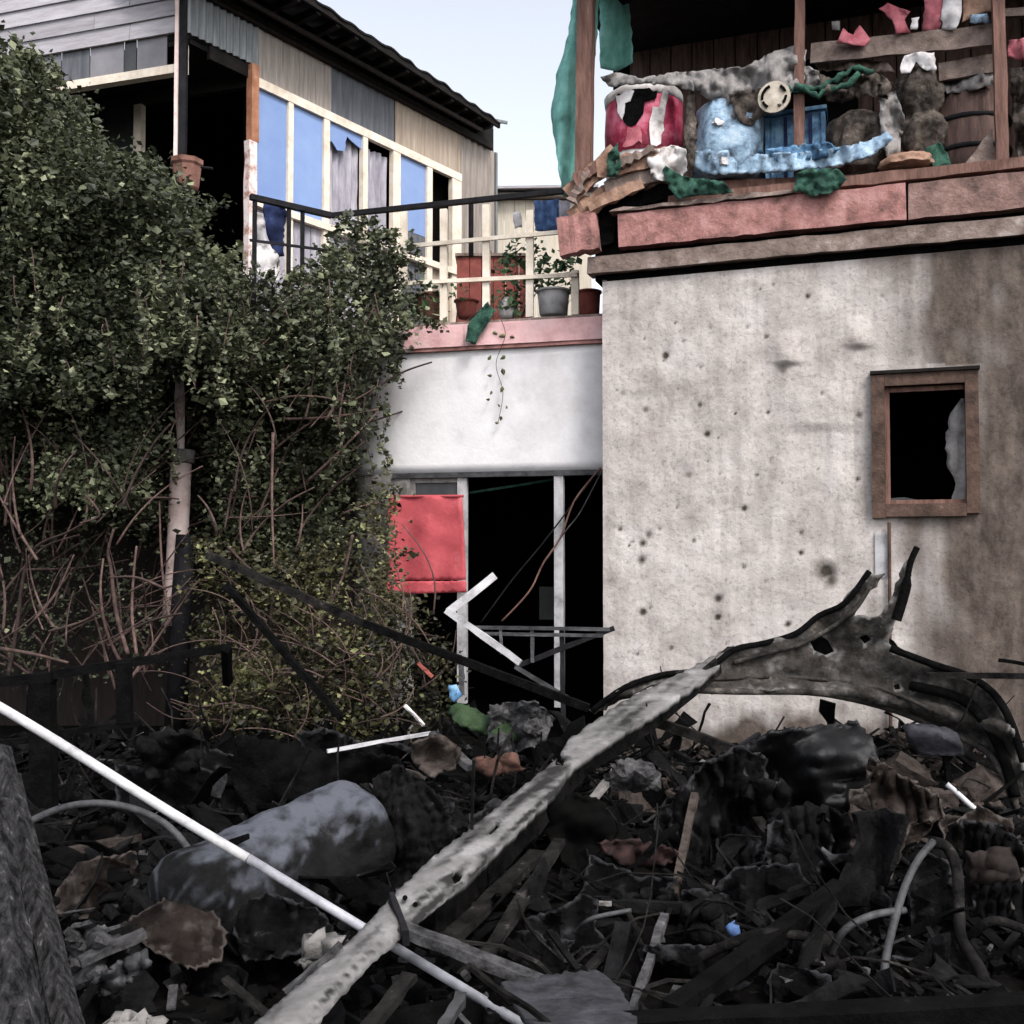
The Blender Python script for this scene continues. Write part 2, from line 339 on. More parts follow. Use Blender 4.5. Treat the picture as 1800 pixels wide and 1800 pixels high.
# ---------------------------------------------------------------- right building
RW = Wall((.711, 8.0), (3.515, 7.03))
rh = thing('damaged_house', (2.1, 7.6, 0), 'dirty plaster two-storey house with a scorched open balcony at the right', 'house')
ZT = 3.71; UL = 4.6
def xpix(u, z, w=RW):     # project a wall point to photo pixels
    p = w.pt(u, z) - Vector((0, 0, EYE)); c = math.cos(PT); s_ = math.sin(PT)
    fw = p.y*c+p.z*s_; up = -p.y*s_+p.z*c; return 900+F*p.x/fw, 900-F*up/fw
wu0, wz1 = RW.uv(1545, 672); wu1, _ = RW.uv(1705, 672); _, wz0 = RW.uv(1620, 893)
st = .016; nu = int(UL/st); nz_ = int(ZT/st)
spots = [(1170, 625, 7, .9), (1378, 648, 12, .45), (1510, 612, 10, .3), (1128, 985, 10, .9), (1140, 940, 9, .9), (1130, 955, 8, .8), (1090, 930, 6, .9), (1262, 1052, 9, 1), (1262, 1085, 7, 1), (1130, 1077, 8, 1),
         (1308, 894, 6, 1), (1452, 1005, 20, .85), (1460, 1020, 14, .9), (1408, 972, 6, 1), (1308, 997, 6, .9), (1347, 592, 5, .8), (1350, 725, 5, .7), (1230, 712, 5, .8), (1243, 763, 6, .8), (1445, 692, 5, .8), (1508, 842, 6, 1),
         (1330, 835, 5, .7), (1408, 937, 6, .6), (1385, 1097, 6, .9), (1187, 568, 4, .6), (1313, 575, 5, .6), (1135, 720, 8, .5), (1210, 835, 9, .5), (1480, 752, 8, .2), (1100, 560, 8, .2), (1435, 860, 8, .2),
         (1095, 690, 10, .4), (1160, 930, 5, .7), (1220, 950, 5, .6), (1180, 1140, 6, .7), (1420, 520, 6, .6), (1360, 500, 5, .6), (1550, 520, 6, .5), (1120, 1150, 5, .6), (1200, 600, 4, .6), (1480, 1100, 5, .6), (1510, 730, 7, .7)]
for _ in range(90): spots.append((random.uniform(1070, 1560), random.uniform(490, 1190), random.uniform(2, 4), random.uniform(.25, .7)))
spots = [(a_, b_, c_*(.8 if c_ < 12 else 1), d_) for a_, b_, c_, d_ in spots]
V = []; D = []; B = []
us = np.arange(nu+1)*st; zs = np.arange(nz_+1)*st
grid = {}
for j, z in enumerate(zs):
    for i, u in enumerate(us):
        px, py = xpix(u, z); off = .012*N2(u, z, 2.0)+.006*N2(u+5, z, 7)+.002*N2(u, z, 30)
        dirt_recess = .0
        for (sx, sy, sr, sv) in spots:
            dx = px-sx; dy = py-sy
            if abs(dx) > sr*2.2 or abs(dy) > sr*2.2: continue
            q = (dx*dx+dy*dy)/(sr*sr)
            if q < 4.5: g = math.exp(-q*1.1); dirt_recess = max(dirt_recess, g*sv*.85); off -= .014*g*sv  # spots darken as they sink in
        # hanging plaster bulges
        for (bx, by, bw, bh, ba) in ((1385, 622, 26, 20, .035), (1510, 592, 28, 20, .03), (1450, 700, 70, 60, .02), (1130, 640, 50, 60, .01)):
            dx = (px-bx)/bw; dy = (py-by)/bh
            if abs(dx) < 2 and -2 < dy < 1: off += ba*math.exp(-dx*dx*1.5)*max(0, 1-abs(min(dy, 0))/2)*(1 if dy < .75 else max(0, (1-dy)/.25))
        # soot and mud: right of a ragged border
        bord = 1640 if py < 640 else (1665 if py < 905 else 1590+30*N2(u, z, 2))
        if py < 640: bord = 1490+(py-440)*.55+90*N2(u, z, 2.2)
        k = (px-bord)/(230 if py < 640 else 150)+.42*N2(u, z, 3.1)+.3*N2(u*5, z*.9, 1.6)
        soot = max(0, min(1.25, k*1.15+.42))
        if py > 1215: soot = max(soot, min(1.2, (py-1245)/40+.8*N2(u, z, 4)+.3*N2(u, z, 11)))
        if 640 < py < 905 and px > 1500: soot = max(soot, .25)
        D.append(min(1, dirt_recess)); B.append(min(1.3, max(0, soot)))
        V.append(RW.pt(u, z, off))
Fc = []
for j in range(nz_):
    for i in range(nu):
        uc, zc = (i+.5)*st, (j+.5)*st
        if wu0 < uc < wu1 and wz0 < zc < wz1: continue
        a_ = j*(nu+1)+i; Fc.append((a_, a_+1, a_+nu+2, a_+nu+1))
m_rwall = mat('dirty_plaster', (.36, .318, .295), (.54, .492, .468), 2.6, .92, .7, c3=(.6, .56, .54), lo=.32, hi=.55, detail=14, attr=('dirt_recess', (.05, .04, .032)))
t = m_rwall.node_tree; n = t.nodes; L = t.links; bs = n['Principled BSDF']
src = bs.inputs['Base Color'].links[0].from_socket
at = n.new('ShaderNodeAttribute'); at.attribute_name = 'soot'; mx = n.new('ShaderNodeMix'); mx.data_type = 'RGBA'
tc = n.new('ShaderNodeTexCoord'); mp = n.new('ShaderNodeMapping'); mp.inputs['Scale'].default_value = (3.2, 3.2, 1.5); L.new(tc.outputs['Object'], mp.inputs[0])
nn = n.new('ShaderNodeTexNoise'); nn.inputs['Scale'].default_value = 2.6; nn.inputs['Detail'].default_value = 8; nn.inputs['Roughness'].default_value = .7; L.new(mp.outputs[0], nn.inputs[0])
rp = n.new('ShaderNodeValToRGB'); rp.color_ramp.elements[0].position = .35; rp.color_ramp.elements[1].position = .68
rp.color_ramp.elements[0].color = (.05, .037, .03, 1); rp.color_ramp.elements[1].color = (.16, .126, .108, 1); L.new(nn.outputs[0], rp.inputs[0])
ad = n.new('ShaderNodeMath'); ad.operation = 'MULTIPLY_ADD'; ad.inputs[1].default_value = .9; L.new(nn.outputs[0], ad.inputs[0])
sb = n.new('ShaderNodeMath'); sb.operation = 'MULTIPLY_ADD'; sb.inputs[1].default_value = .98; sb.inputs[2].default_value = -.42; L.new(at.outputs['Fac'], sb.inputs[0]); L.new(sb.outputs[0], ad.inputs[2]); ad.use_clamp = True
L.new(ad.outputs[0], mx.inputs['Factor']); L.new(src, mx.inputs['A']); L.new(rp.outputs[0], mx.inputs['B']); # vertical drips and hairline cracks
mp2 = n.new('ShaderNodeMapping'); mp2.inputs['Scale'].default_value = (9, 9, .8); L.new(tc.outputs['Object'], mp2.inputs[0])
n3 = n.new('ShaderNodeTexNoise'); n3.inputs['Scale'].default_value = 1.5; n3.inputs['Detail'].default_value = 7; L.new(mp2.outputs[0], n3.inputs[0])
r3 = n.new('ShaderNodeMapRange'); r3.inputs[1].default_value = .38; r3.inputs[2].default_value = .6; r3.inputs[3].default_value = .84; r3.inputs[4].default_value = 1.0; L.new(n3.outputs[0], r3.inputs[0])
n4 = n.new('ShaderNodeTexNoise'); n4.inputs['Scale'].default_value = 38; n4.inputs['Detail'].default_value = 5; L.new(tc.outputs['Object'], n4.inputs[0])
r4 = n.new('ShaderNodeMapRange'); r4.inputs[1].default_value = .3; r4.inputs[2].default_value = .46; r4.inputs[3].default_value = .72; r4.inputs[4].default_value = 1.0; L.new(n4.outputs[0], r4.inputs[0])
wn = n.new('ShaderNodeTexNoise'); wn.inputs['Scale'].default_value = 2.5; wn.inputs['Detail'].default_value = 5; L.new(tc.outputs['Object'], wn.inputs[0])
wa = n.new('ShaderNodeVectorMath'); wa.operation = 'MULTIPLY_ADD'; wa.inputs[1].default_value = (.7, .7, .7); L.new(wn.outputs['Color'], wa.inputs[0]); L.new(tc.outputs['Object'], wa.inputs[2])
vo = n.new('ShaderNodeTexVoronoi'); vo.feature = 'DISTANCE_TO_EDGE'; vo.inputs['Scale'].default_value = .8; L.new(wa.outputs[0], vo.inputs[0])
r5 = n.new('ShaderNodeMapRange'); r5.inputs[1].default_value = .0; r5.inputs[2].default_value = .004; r5.inputs[3].default_value = .72; r5.inputs[4].default_value = 1.0; L.new(vo.outputs['Distance'], r5.inputs[0])
q1 = n.new('ShaderNodeMath'); q1.operation = 'MULTIPLY'; L.new(r3.outputs[0], q1.inputs[0]); L.new(r4.outputs[0], q1.inputs[1])
q2 = n.new('ShaderNodeMath'); q2.operation = 'MULTIPLY'; L.new(q1.outputs[0], q2.inputs[0]); L.new(r5.outputs[0], q2.inputs[1])
sc = n.new('ShaderNodeVectorMath'); sc.operation = 'SCALE'; L.new(mx.outputs['Result'], sc.inputs[0]); L.new(q2.outputs[0], sc.inputs['Scale'])
L.new(sc.outputs[0], bs.inputs['Base Color'])
mesh_obj('wall', V, Fc, m_rwall, rh, smooth=True, attrs={'dirt_recess': D, 'soot': B})
mb = MB(); mb.wbox(RW, -.0, .03, 0, ZT, -2.6, -.012); put(mb, 'side_wall', m_conc, rh)
put(MB().wbox(RW, .0, .03, ZT+.001, 4.199, -2.6, -.352), 'side_wall', m_darkbrown, rh)
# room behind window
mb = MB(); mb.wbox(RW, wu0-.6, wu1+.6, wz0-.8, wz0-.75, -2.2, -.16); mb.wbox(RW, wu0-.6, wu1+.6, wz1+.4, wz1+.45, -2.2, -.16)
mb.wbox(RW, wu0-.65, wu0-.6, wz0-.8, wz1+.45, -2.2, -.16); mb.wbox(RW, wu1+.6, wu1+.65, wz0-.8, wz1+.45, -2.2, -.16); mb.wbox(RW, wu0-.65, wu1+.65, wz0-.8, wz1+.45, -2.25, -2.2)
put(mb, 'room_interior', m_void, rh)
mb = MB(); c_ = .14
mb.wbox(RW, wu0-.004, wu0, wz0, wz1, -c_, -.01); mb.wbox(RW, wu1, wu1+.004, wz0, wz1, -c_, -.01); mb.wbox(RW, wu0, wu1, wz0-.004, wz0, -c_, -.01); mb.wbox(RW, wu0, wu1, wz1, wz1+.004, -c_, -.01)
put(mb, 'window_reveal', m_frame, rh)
win = put(MB().wbox(RW, wu0-.055, wu0+.035, wz0-.07, wz1+.045, -.02, .045), 'window_frame', m_frame, rh)
for (a0, a1, b0, b1, nm) in ((wu1-.035, wu1+.05, wz0-.04, wz1+.05, 'side_board'), (wu0+.037, wu1-.037, wz1-.035, wz1+.05, 'head_board'), (wu0+.037, wu1-.037, wz0-.06, wz0+.03, 'sill_board')):
    put(MB().wbox(RW, a0, a1, b0, b1, -.02, .04), nm, m_frame, win)
for (a0, a1, b0, b1) in ((wu0+.037, wu0+.07, wz0+.032, wz1-.037), (wu0+.072, wu1-.037, wz1-.075, wz1-.04), (wu0+.072, wu1-.037, wz0+.032, wz0+.06)):
    put(MB().wbox(RW, a0, a1, b0, b1, -.06, -.022), 'inner_bead', m_brown, win)
put(MB().wbox(RW, wu0-.06, wu1+.06, wz1+.052, wz1+.075, -.02, .06), 'drip_board', m_roof, win)
# torn curtain in the window
def cpos(x, y):
    p = RW.at(x, y, -.09+.02*math.sin(x*.25+y*.02)); return p
put(sheet([(1700, 700), (1702, 885), (1672, 885), (1680, 850), (1664, 815), (1662, 770), (1672, 725), (1690, 700)], cpos, .006, 9), 'torn_curtain', m_greycloth, rh, smooth=True)
put(sheet([(1560, 893), (1560, 876), (1590, 874), (1640, 884), (1672, 890), (1672, 895)], lambda x, y: RW.at(x, y, -.1), .01, 9), 'glass_shard', m_darkglass, rh)
# slab edge, beams
def zat(px, py): return RW.uv(px, py)[1]
def uat(px, py=400): return RW.uv(px, py)[0]
zs_ = dict(b1t=4.19, b1b=3.93, p2t=3.885, p2b=3.755, pl_t=4.32, pl_b=4.245)
def rough_beam(u0, u1, z0, z1, o0, o1, n, j, name, m, sag=0):
    random.seed(int(u0*100+z0*1000)); b_ = MB(); base = 0
    for i in range(n+1):
        k = i/n; u = u0+(u1-u0)*k; dz = sag*math.sin(k*3.14)
        q = [RW.pt(u+random.uniform(-j, j)*(i in (0, n)), z0+dz+random.uniform(-j, j), o0), RW.pt(u+random.uniform(-j, j)*(i in (0, n))*2, z0+dz+random.uniform(-j, j), o1+random.uniform(-j, j)), RW.pt(u+random.uniform(-j, j)*(i in (0, n))*2, z1+dz+random.uniform(-j, j), o1+random.uniform(-j, j)), RW.pt(u, z1+dz, o0)]
        b_.v += q
        if i:
            m0 = 4*(i-1)
            for k2 in range(4): b_.f.append((m0+k2, m0+(k2+1) % 4, m0+4+(k2+1) % 4, m0+4+k2))
    b_.f.append((3, 2, 1, 0)); b_.f.append((4*n, 4*n+1, 4*n+2, 4*n+3))
    return put(b_, name, m, rh)
uL = uat(1090); uS = uat(1600)
rough_beam(uat(1090), uat(1592), zs_['b1b'], zs_['b1t'], -.1, .09, 26, .005, 'painted_beam', m_pinkdirty)
o_ = rough_beam(uat(1596), UL, zs_['b1b'], zs_['b1t']-.005, -.1, .085, 20, .005, 'painted_beam', m_pinkbrown)
o_['label'] = 'brown dust-covered beam at the right end of the balcony edge'
rough_beam(uat(1035), UL, zs_['p2b'], zs_['p2t'], -.1, .06, 40, .005, 'edge_plank', m_duskplank)
put(MB().wbox(RW, uat(1045), UL, ZT+.002, 4.2, -.35, -.02), 'slab_core', m_char, rh)  # near-black core paints the shadow gaps between beam and planks
rough_beam(uat(1175), UL, zs_['pl_b']-.02, zs_['pl_t']-.02, -.03, .05, 30, .006, 'base_rail', m_brown)
put(MB().wbox(RW, uat(1000), UL, 4.2, 4.235, -2.8, -.03), 'balcony_floor', m_darkbrown, rh)
rough_beam(uat(1080), uat(1400), 4.2, 4.232, -.02, .11, 14, .01, 'splintered_board', m_duskplank)
# broken left corner
random.seed(5); put(MB().beam(RW.at(984, 420, .1), RW.at(1052, 408, .08), .29, .12, up=RW.n, n=7, jit=.012), 'broken_beam_end', m_pinkdirty, rh)
for q, (x0, y0, x1, y1, w_, o_, m_) in enumerate([(1000, 345, 1085, 268, .17, .10, m_tanwood), (1004, 385, 1075, 335, .16, .08, m_tanwood), (1050, 300, 1172, 275, .14, .12, m_tanwood), (1065, 335, 1175, 300, .13, .09, m_duskplank), (1010, 320, 1060, 290, .1, .14, m_brown), (1035, 365, 1130, 322, .1, .13, m_tanwood), (1085, 290, 1150, 262, .07, .16, m_duskplank), (1005, 355, 1035, 300, .08, .15, m_duskplank)]):
    random.seed(q+60); put(MB().beam(RW.at(x0, y0, o_), RW.at(x1, y1, o_-.03), w_, .05, up=RW.n, n=9, jit=.014, taper=random.uniform(.6, 1.1)), 'splintered_board', m_, rh)
put(sheet([(1035, 375), (1080, 352), (1160, 325), (1200, 330), (1180, 348), (1090, 372), (1080, 428), (1040, 440), (1052, 420), (1042, 380)], lambda x, y: RW.at(x, y, -.0+.03*N2(x, y, .06)), .05, 12, seed=5), 'dark_diagonal_joint', m_char, rh)  # near-black diagonal piece below the splintered boards
# posts
def rpost(x0, y0, x1, y1, wpx, off=.0):
    a_, b_ = RW.at(x0, y0, off), RW.at(x1, y1, off); w = wpx/F*7.6
    return put(MB().beam(a_, b_, w, w*.9, up=RW.n, n=12, jit=.004), 'balcony_post', m_brown, rh)
rpost(1026, 330, 1034, -260, 30); rpost(1404, 305, 1408, -260, 17, -.02); rpost(1762, 292, 1748, -260, 19, -.02)
# upper rooms: back wall boards, roof, side
UB = uat(1052)
for i in range(24):
    u0 = UB-.12+i*.2
    put(MB().wbox(RW, u0, u0+.188, 4.2, 6.35, -1.75-.012*(i % 2), -1.72), 'wall_board', m_backboard, rh)
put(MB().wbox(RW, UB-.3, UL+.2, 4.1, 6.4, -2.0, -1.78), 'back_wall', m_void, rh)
put(MB().wbox(RW, UB+.82, UB+1.95, 4.24, 6.0, -1.70, -1.66), 'doorway_dark_sheet', m_void, rh)  # flat near-black sheet stands in for the unlit doorway
put(MB().wbox(RW, UB-.3, UL+.2, 6.35, 6.45, -2.9, .5), 'unseen_balcony_roof', m_roof, rh)  # out-of-view roof, put in to darken the balcony
put(MB().wbox(RW, UL-.05, UL, 4.2, 6.35, -1.8, 0), 'end_wall', m_darkbrown, rh)
# shelf plank across bay
put(MB().beam(RW.at(1425, 95, -.12), RW.at(1745, 62, -.12), .03, .15, up=(0, 0, 1), n=16, jit=.006), 'shelf_board', m_duskplank, rh)
put(MB().beam(RW.at(1650, 128, -.2), RW.at(1745, 112, -.2), .03, .13, n=6, jit=.006), 'shelf_board', m_duskplank, rh)
put(MB().beam(RW.at(1762, 25, -.3), RW.at(1900, 12, -.3), .04, .06, n=6, jit=.006), 'shelf_board', m_duskplank, rh)
# downpipe, white strip below window
put(MB().tube([RW.at(1563, 918, .035), RW.at(1566, 1335, .03)], .013, 8), 'downpipe', m_frame, rh)
put(MB().wbox(RW, RW.uv(1538, 970)[0], RW.uv(1560, 970)[0], zat(1550, 1015), zat(1550, 938), 0, .016), 'white_strip', m_dullwhite, rh)

# green net at the corner
def netp(dd): return lambda x, y: P(x, y, dd+.12*math.sin(x*.11+y*.012)+.08*N2(x, y, .02))
tag(put(sheet([(1012, -40), (1055, -40), (1050, 60), (1035, 180), (1025, 300), (1005, 345), (990, 345), (978, 260), (969, 195), (982, 120), (1000, 60)], netp(8.35), .01, 12, seed=8), 'green_net', m_net, smooth=True), 'torn green shade net hanging outside the corner post', 'net')
tag(put(sheet([(1055, -40), (1100, -40), (1108, 30), (1112, 110), (1085, 125), (1056, 120)], netp(8.7), .01, 12, seed=9), 'green_net', m_net, smooth=True), 'green net scrap hanging inside the balcony behind the corner post', 'net')

# balcony items
FZ = 4.237
bb = [RW.at(x, 318-(x-1100)*.042+6, -.05) for x in (1120, 1600)]
put(MB().hexa([bb[0]-Vector((0, 0, .14)), bb[1]-Vector((0, 0, .02)), bb[1]-RW.n*.6-Vector((0, 0, .02)), bb[0]-RW.n*.6-Vector((0, 0, .14)), bb[0], bb[1], bb[1]-RW.n*.6, bb[0]-RW.n*.6]), 'buckled_floor', m_brown, rh)
YB = lambda x: 318-(x-1100)*.042
def rp_(px, off): 
    u = RW.uv(px, 300, off)[0]; return RW.pt(u, max(FZ, RW.uv(px, YB(px), -.05)[1]), off)
c = rp_(1132, -.3)
t_ = thing('steel_drum', c, 'crimson and white burst drum with scorched hole on the balcony', 'drum')
hD = .62; rD = .32
DS = 1.2
def drum(name, z0, z1, r0, r1, m, wob=.08): z0 *= DS; z1 *= DS; return put(MB().lathe(c, [(r0-.02, z0), (r0, z0), (r1, (z0+z1)/2), (r1, z1), (r1-.03, z1)], 28, wob=wob), name, m, t_, smooth=True)
drum('foot_band', 0, .2, .3, .3, m_soiledwhite); drum('body', .201, .56, .31, .315, m_drum); drum('rim', .561, .63, .318, .318, m_soiledwhite)
def dpos(x, y): # patch wrapped round the drum, x angle deg, y height
    a = math.radians(x); return c+Vector((math.sin(a)*.325, -math.cos(a)*.325, y/100*DS))
put(sheet([(-50, 57), (-44, 44), (-25, 34), (-8, 42), (-6, 50), (10, 52), (12, 57)], dpos, .012, 5, seed=2), 'burnt_hole', m_char, t_)
put(sheet([(0, 30), (5, 46), (14, 46), (20, 57), (28, 57), (16, 22), (2, 21)], dpos, .016, 5, seed=3), 'white_stripe', m_soiledwhite, t_)
put(sheet([(-48, 57), (-45, 46), (-38, 40), (-33, 50), (-22, 55), (-20, 57)], dpos, .03, 5, seed=4), 'torn_label', m_whitecloth, t_)
put(sheet([(-38, 22), (-30, 34), (-14, 35), (-10, 22)], dpos, .014, 5, seed=4), 'pale_label', m_pinkcloth, t_)
c = rp_(1282, -.22)
t_ = thing('plastic_barrel', c, 'light blue plastic barrel dented beside the crimson drum', 'barrel')
put(MB().lathe(c, [(.2, 0), (.25, .03), (.27, .12), (.265, .17), (.275, .2), (.275, .47), (.25, .58), (.2, .62)], 28, wob=.3), 'body', m_lightblue, t_, smooth=True)
put(MB().lathe(c+Vector((0, 0, .17)), [(.272, 0), (.284, .008), (.284, .025), (.272, .033)], 28, wob=.14), 'hoop', m_midblue, t_, smooth=True)
for (dx, dz) in ((-.14, .38), (-.1, .08)): put(MB().chunk(c+Vector((dx, -.26, dz)), .03), 'white_cap', m_whitecloth, t_)
c = rp_(1400, -.3)
t_ = thing('plastic_crate', c, 'dark blue plastic crate standing behind the middle post', 'crate')
put(MB().wbox(RW, *[RW.uv(x, 250, -.3)[0] for x in (1348, 1452)], c.z, c.z+.5, -.5, -.16), 'body', m_midblue, t_)
for k in range(5):
    u = RW.uv(1356+k*22, 250, -.15)[0]; put(MB().wbox(RW, u, u+.025, c.z, c.z+.48, -.158, -.14), 'rib', m_navy if k % 2 else m_midblue, t_)
put(MB().wbox(RW, *[RW.uv(x, 250, -.3)[0] for x in (1346, 1455)], c.z+.502, c.z+.53, -.52, -.13), 'rim', m_midblue, t_)
def clothpos(w, off, amp=.06, s=.03): return lambda x, y: w.at(x, y, off+amp*N2(x, y, s)+amp*.55*abs(N2(x+50, y*.5+x*.4, s*2.6))*2+amp*.15*N2(x, y, s*7))
def cloth(poly, off, m, name, label, cat, w=RW, amp=.07, s=.03, th=.005, step=6, seed=0, group=None):
    return tag(put(sheet(poly, clothpos(w, off, amp, s), th, step, seed=seed), name, m, smooth=True), label, cat, group)
cloth([(1175, 128), (1250, 122), (1310, 118), (1350, 95), (1395, 80), (1418, 88), (1415, 140), (1390, 165), (1365, 200), (1330, 205), (1300, 218), (1270, 190), (1230, 165), (1190, 150)], -.02, m_greycloth, 'dusty_cloth', 'dusty grey cloth draped over the blue barrel and up to the middle post', 'cloth', seed=1, amp=.1)
cloth([(1280, 165), (1340, 155), (1345, 200), (1320, 222), (1300, 215)], .03, m_browncloth, 'cloth_scrap', 'brown rag hanging in front of the light blue barrel', 'rag', seed=2)
cloth([(1355, 110), (1400, 108), (1440, 125), (1452, 150), (1415, 160), (1385, 150), (1352, 145)], -.1, m_greycloth, 'cloth_scrap', 'grey bundled rag behind the round dial', 'rag', seed=3, amp=.12, s=.05)
cloth([(1215, 268), (1260, 262), (1340, 272), (1400, 268), (1460, 262), (1525, 250), (1560, 232), (1570, 245), (1530, 275), (1470, 292), (1400, 300), (1300, 306), (1240, 306), (1222, 295)], .02, m_lightblue, 'torn_blue_tub', 'torn pale blue tub side lying along the foot of barrel and sacks', 'tub', seed=31, amp=.09, s=.02, th=.02)
cloth([(1345, 262), (1400, 255), (1455, 250), (1480, 262), (1440, 280), (1370, 286)], .05, m_midblue, 'blue_plastic_sheet', 'darker blue plastic scrap across the foot of the crate', 'plastic', seed=32, amp=.06)
cloth([(1055, 135), (1090, 128), (1130, 138), (1180, 128), (1215, 135), (1220, 160), (1180, 150), (1120, 148), (1070, 152)], .06, m_greycloth, 'dusty_cloth', 'thin dusty cloth strip over the rim of the crimson drum', 'cloth', seed=33, amp=.07)
cloth([(1210, 160), (1222, 165), (1225, 240), (1218, 300), (1205, 300), (1203, 220)], .0, m_browncloth, 'brown_strip', 'dark brown strip hanging between crimson drum and blue barrel', 'strip', seed=34, amp=.07)
cloth([(1440, 130), (1470, 140), (1540, 128), (1570, 145), (1560, 175), (1520, 168), (1480, 182), (1452, 178)], -.05, m_browncloth, 'sagging_net', 'brown sagging net bundled above the lumpy sack', 'net', seed=35, amp=.14)
cloth([(1545, 170), (1575, 160), (1590, 210), (1580, 270), (1560, 285), (1548, 240)], -.12, m_greycloth, 'dark_rag', 'dark grey rag between the lumpy sack and the hanging bundle', 'rag', seed=36, amp=.14)
cloth([(1430, 100), (1470, 98), (1560, 110), (1575, 128), (1500, 122), (1440, 125)], -.2, m_duskplank, 'bent_board_scrap', 'brown board scrap just below the shelf board', 'board', seed=37, amp=.05)
cloth([(1130, 270), (1180, 255), (1205, 262), (1208, 300), (1190, 322), (1150, 315)], .06, m_soiledwhite, 'soiled_bag', 'soiled white bag slumped at the foot of the crimson drum', 'bag', seed=38, amp=.12)
cloth([(1650, 130), (1690, 122), (1745, 115), (1745, 150), (1700, 160), (1665, 165)], -.25, m_greycloth, 'grey_rag', 'grey rag draped on the black barrel', 'rag', seed=39, amp=.12)
cloth([(1775, 120), (1800, 118), (1830, 150), (1825, 290), (1790, 290), (1780, 200)], -.3, m_browncloth, 'brown_drape', 'brown drape hanging right of the right-hand post', 'cloth', seed=40, amp=.16)
cloth([(1625, 262), (1650, 250), (1668, 275), (1672, 292), (1640, 292)], -.05, m_rope, 'green_scrap', 'dull green scrap right of the orange clay bowl', 'scrap', seed=41, amp=.06)
# dial
dc = RW.at(1361, 172, .1)
t_ = thing('round_dial', dc+Vector((0, 0, -.11)), 'cream round dial with dark curved slots propped by the middle post', 'dial')
def dsk(r0, a0, a1, r1, off):
    return sheet([(r1*math.cos(math.radians(a)), r1*math.sin(math.radians(a))) for a in np.linspace(a0, a1, 14)]+[(r0*math.cos(math.radians(a)), r0*math.sin(math.radians(a))) for a in np.linspace(a1, a0, 14)], lambda x, y: dc+RW.d*x*.01+Vector((0, 0, y*.01))+RW.n*off, .018, 3, jit=0)
put(MB().tube([dc, dc+RW.n*.02], .118, 24), 'plate', m_dial, t_)
for a in (-40, 20, 110, 150, 200): put(dsk(7.6, a, a+38, 9.4, .024), 'slot', m_char, t_)
put(MB().chunk(dc+Vector((.03, -.03, -.07)), .012), 'knob', m_frame, t_)
# green rope/netting
for k, (pl, lab) in enumerate([([(1385, 158), (1430, 160), (1470, 140), (1500, 122), (1545, 125)], 'green knotted rope looping from the middle post to the sacks'), ([(1395, 152), (1440, 168), (1480, 152), (1520, 128)], 'second thinner green rope twisted below the first at the middle post')]):
    pp = []
    for i in range(len(pl)-1):
        for j in range(5):
            x = pl[i][0]+(pl[i+1][0]-pl[i][0])*j/5; y = pl[i][1]+(pl[i+1][1]-pl[i][1])*j/5; pp.append(RW.at(x+random.uniform(-2, 2), y+random.uniform(-4, 4), .03+.02*k))
    tag(put(MB().tube(pp, [random.uniform(.012, .03) for _ in pp], 7), 'green_rope', m_rope, smooth=True), lab, 'rope')
cloth([(1400, 305), (1415, 298), (1470, 296), (1490, 315), (1470, 335), (1430, 345), (1395, 335)], .13, m_rope, 'net_bundle', 'green net scrap bunched at the foot of the middle post', 'net', seed=4, amp=.05, s=.08)
cloth([(1160, 285), (1200, 310), (1270, 318), (1290, 340), (1220, 345), (1190, 350), (1170, 320)], .12, m_rope, 'net_bundle', 'dark green net scrap sagging below the crimson drum', 'net', seed=5, amp=.05, s=.08)
cloth([(1068, 270), (1085, 250), (1092, 290), (1085, 312), (1066, 310)], .18, m_rope, 'net_bundle', 'small green net shred on the splintered corner', 'net', seed=6, amp=.04, s=.08)
c = rp_(1505, -.3)
def sack(c, prof, m, name, label, cat, n=64, wob=.35):
    mb_ = MB(); pr = []
    for i in range(len(prof)-1):
        for k in range(8): pr.append((prof[i][0]+(prof[i+1][0]-prof[i][0])*k/8, prof[i][1]+(prof[i+1][1]-prof[i][1])*k/8))
    pr.append(prof[-1]); mb_.lathe(c, pr, n, wob=wob)
    for i, v in enumerate(mb_.v):
        d_ = Vector((v.x-c.x, v.y-c.y, 0)); q = d_.normalized()
        mb_.v[i] = v+q*(-.05*abs(N((v.x*9, v.y*9, v.z*4)))-.03*abs(N((v.x*22, v.y*22, v.z*12)))+.03)*min(1, d_.length*8)
    return tag(put(mb_, name, m, smooth=True), label, cat)
sack(c, [(.12, 0), (.22, .05), (.23, .2), (.21, .36), (.17, .46), (.06, .54)], m_browncloth, 'cloth_sack', 'grey brown lumpy sack right of the middle post', 'sack')
c = rp_(1620, -.28)
sack(c+Vector((0, 0, .1)), [(.05, 0), (.1, .06), (.15, .16), (.17, .26), (.12, .36), (.15, .42), (.17, .55), (.14, .68), (.05, .75)], m_browncloth, 'hanging_bundle', 'patterned scorched bundle hanging below the shelf board', 'bundle')
cloth([(1582, 120), (1590, 98), (1612, 92), (1642, 92), (1646, 124), (1625, 122), (1610, 108), (1600, 128), (1584, 130)], -.08, m_whitecloth, 'white_rag', 'bright white rag on top of the hanging bundle', 'rag', seed=7, amp=.04)
c = rp_(1592, -.12)
sack(c, [(.12, 0), (.19, .02), (.18, .07), (.12, .11), (.04, .13)], m_tanwood, 'clay_bowl', 'upturned orange clay bowl beneath the hanging bundle', 'bowl', wob=.12)
c = rp_(1700, -.5)
t_ = thing('dark_barrel', c, 'large black barrel standing by the right-hand post', 'barrel')
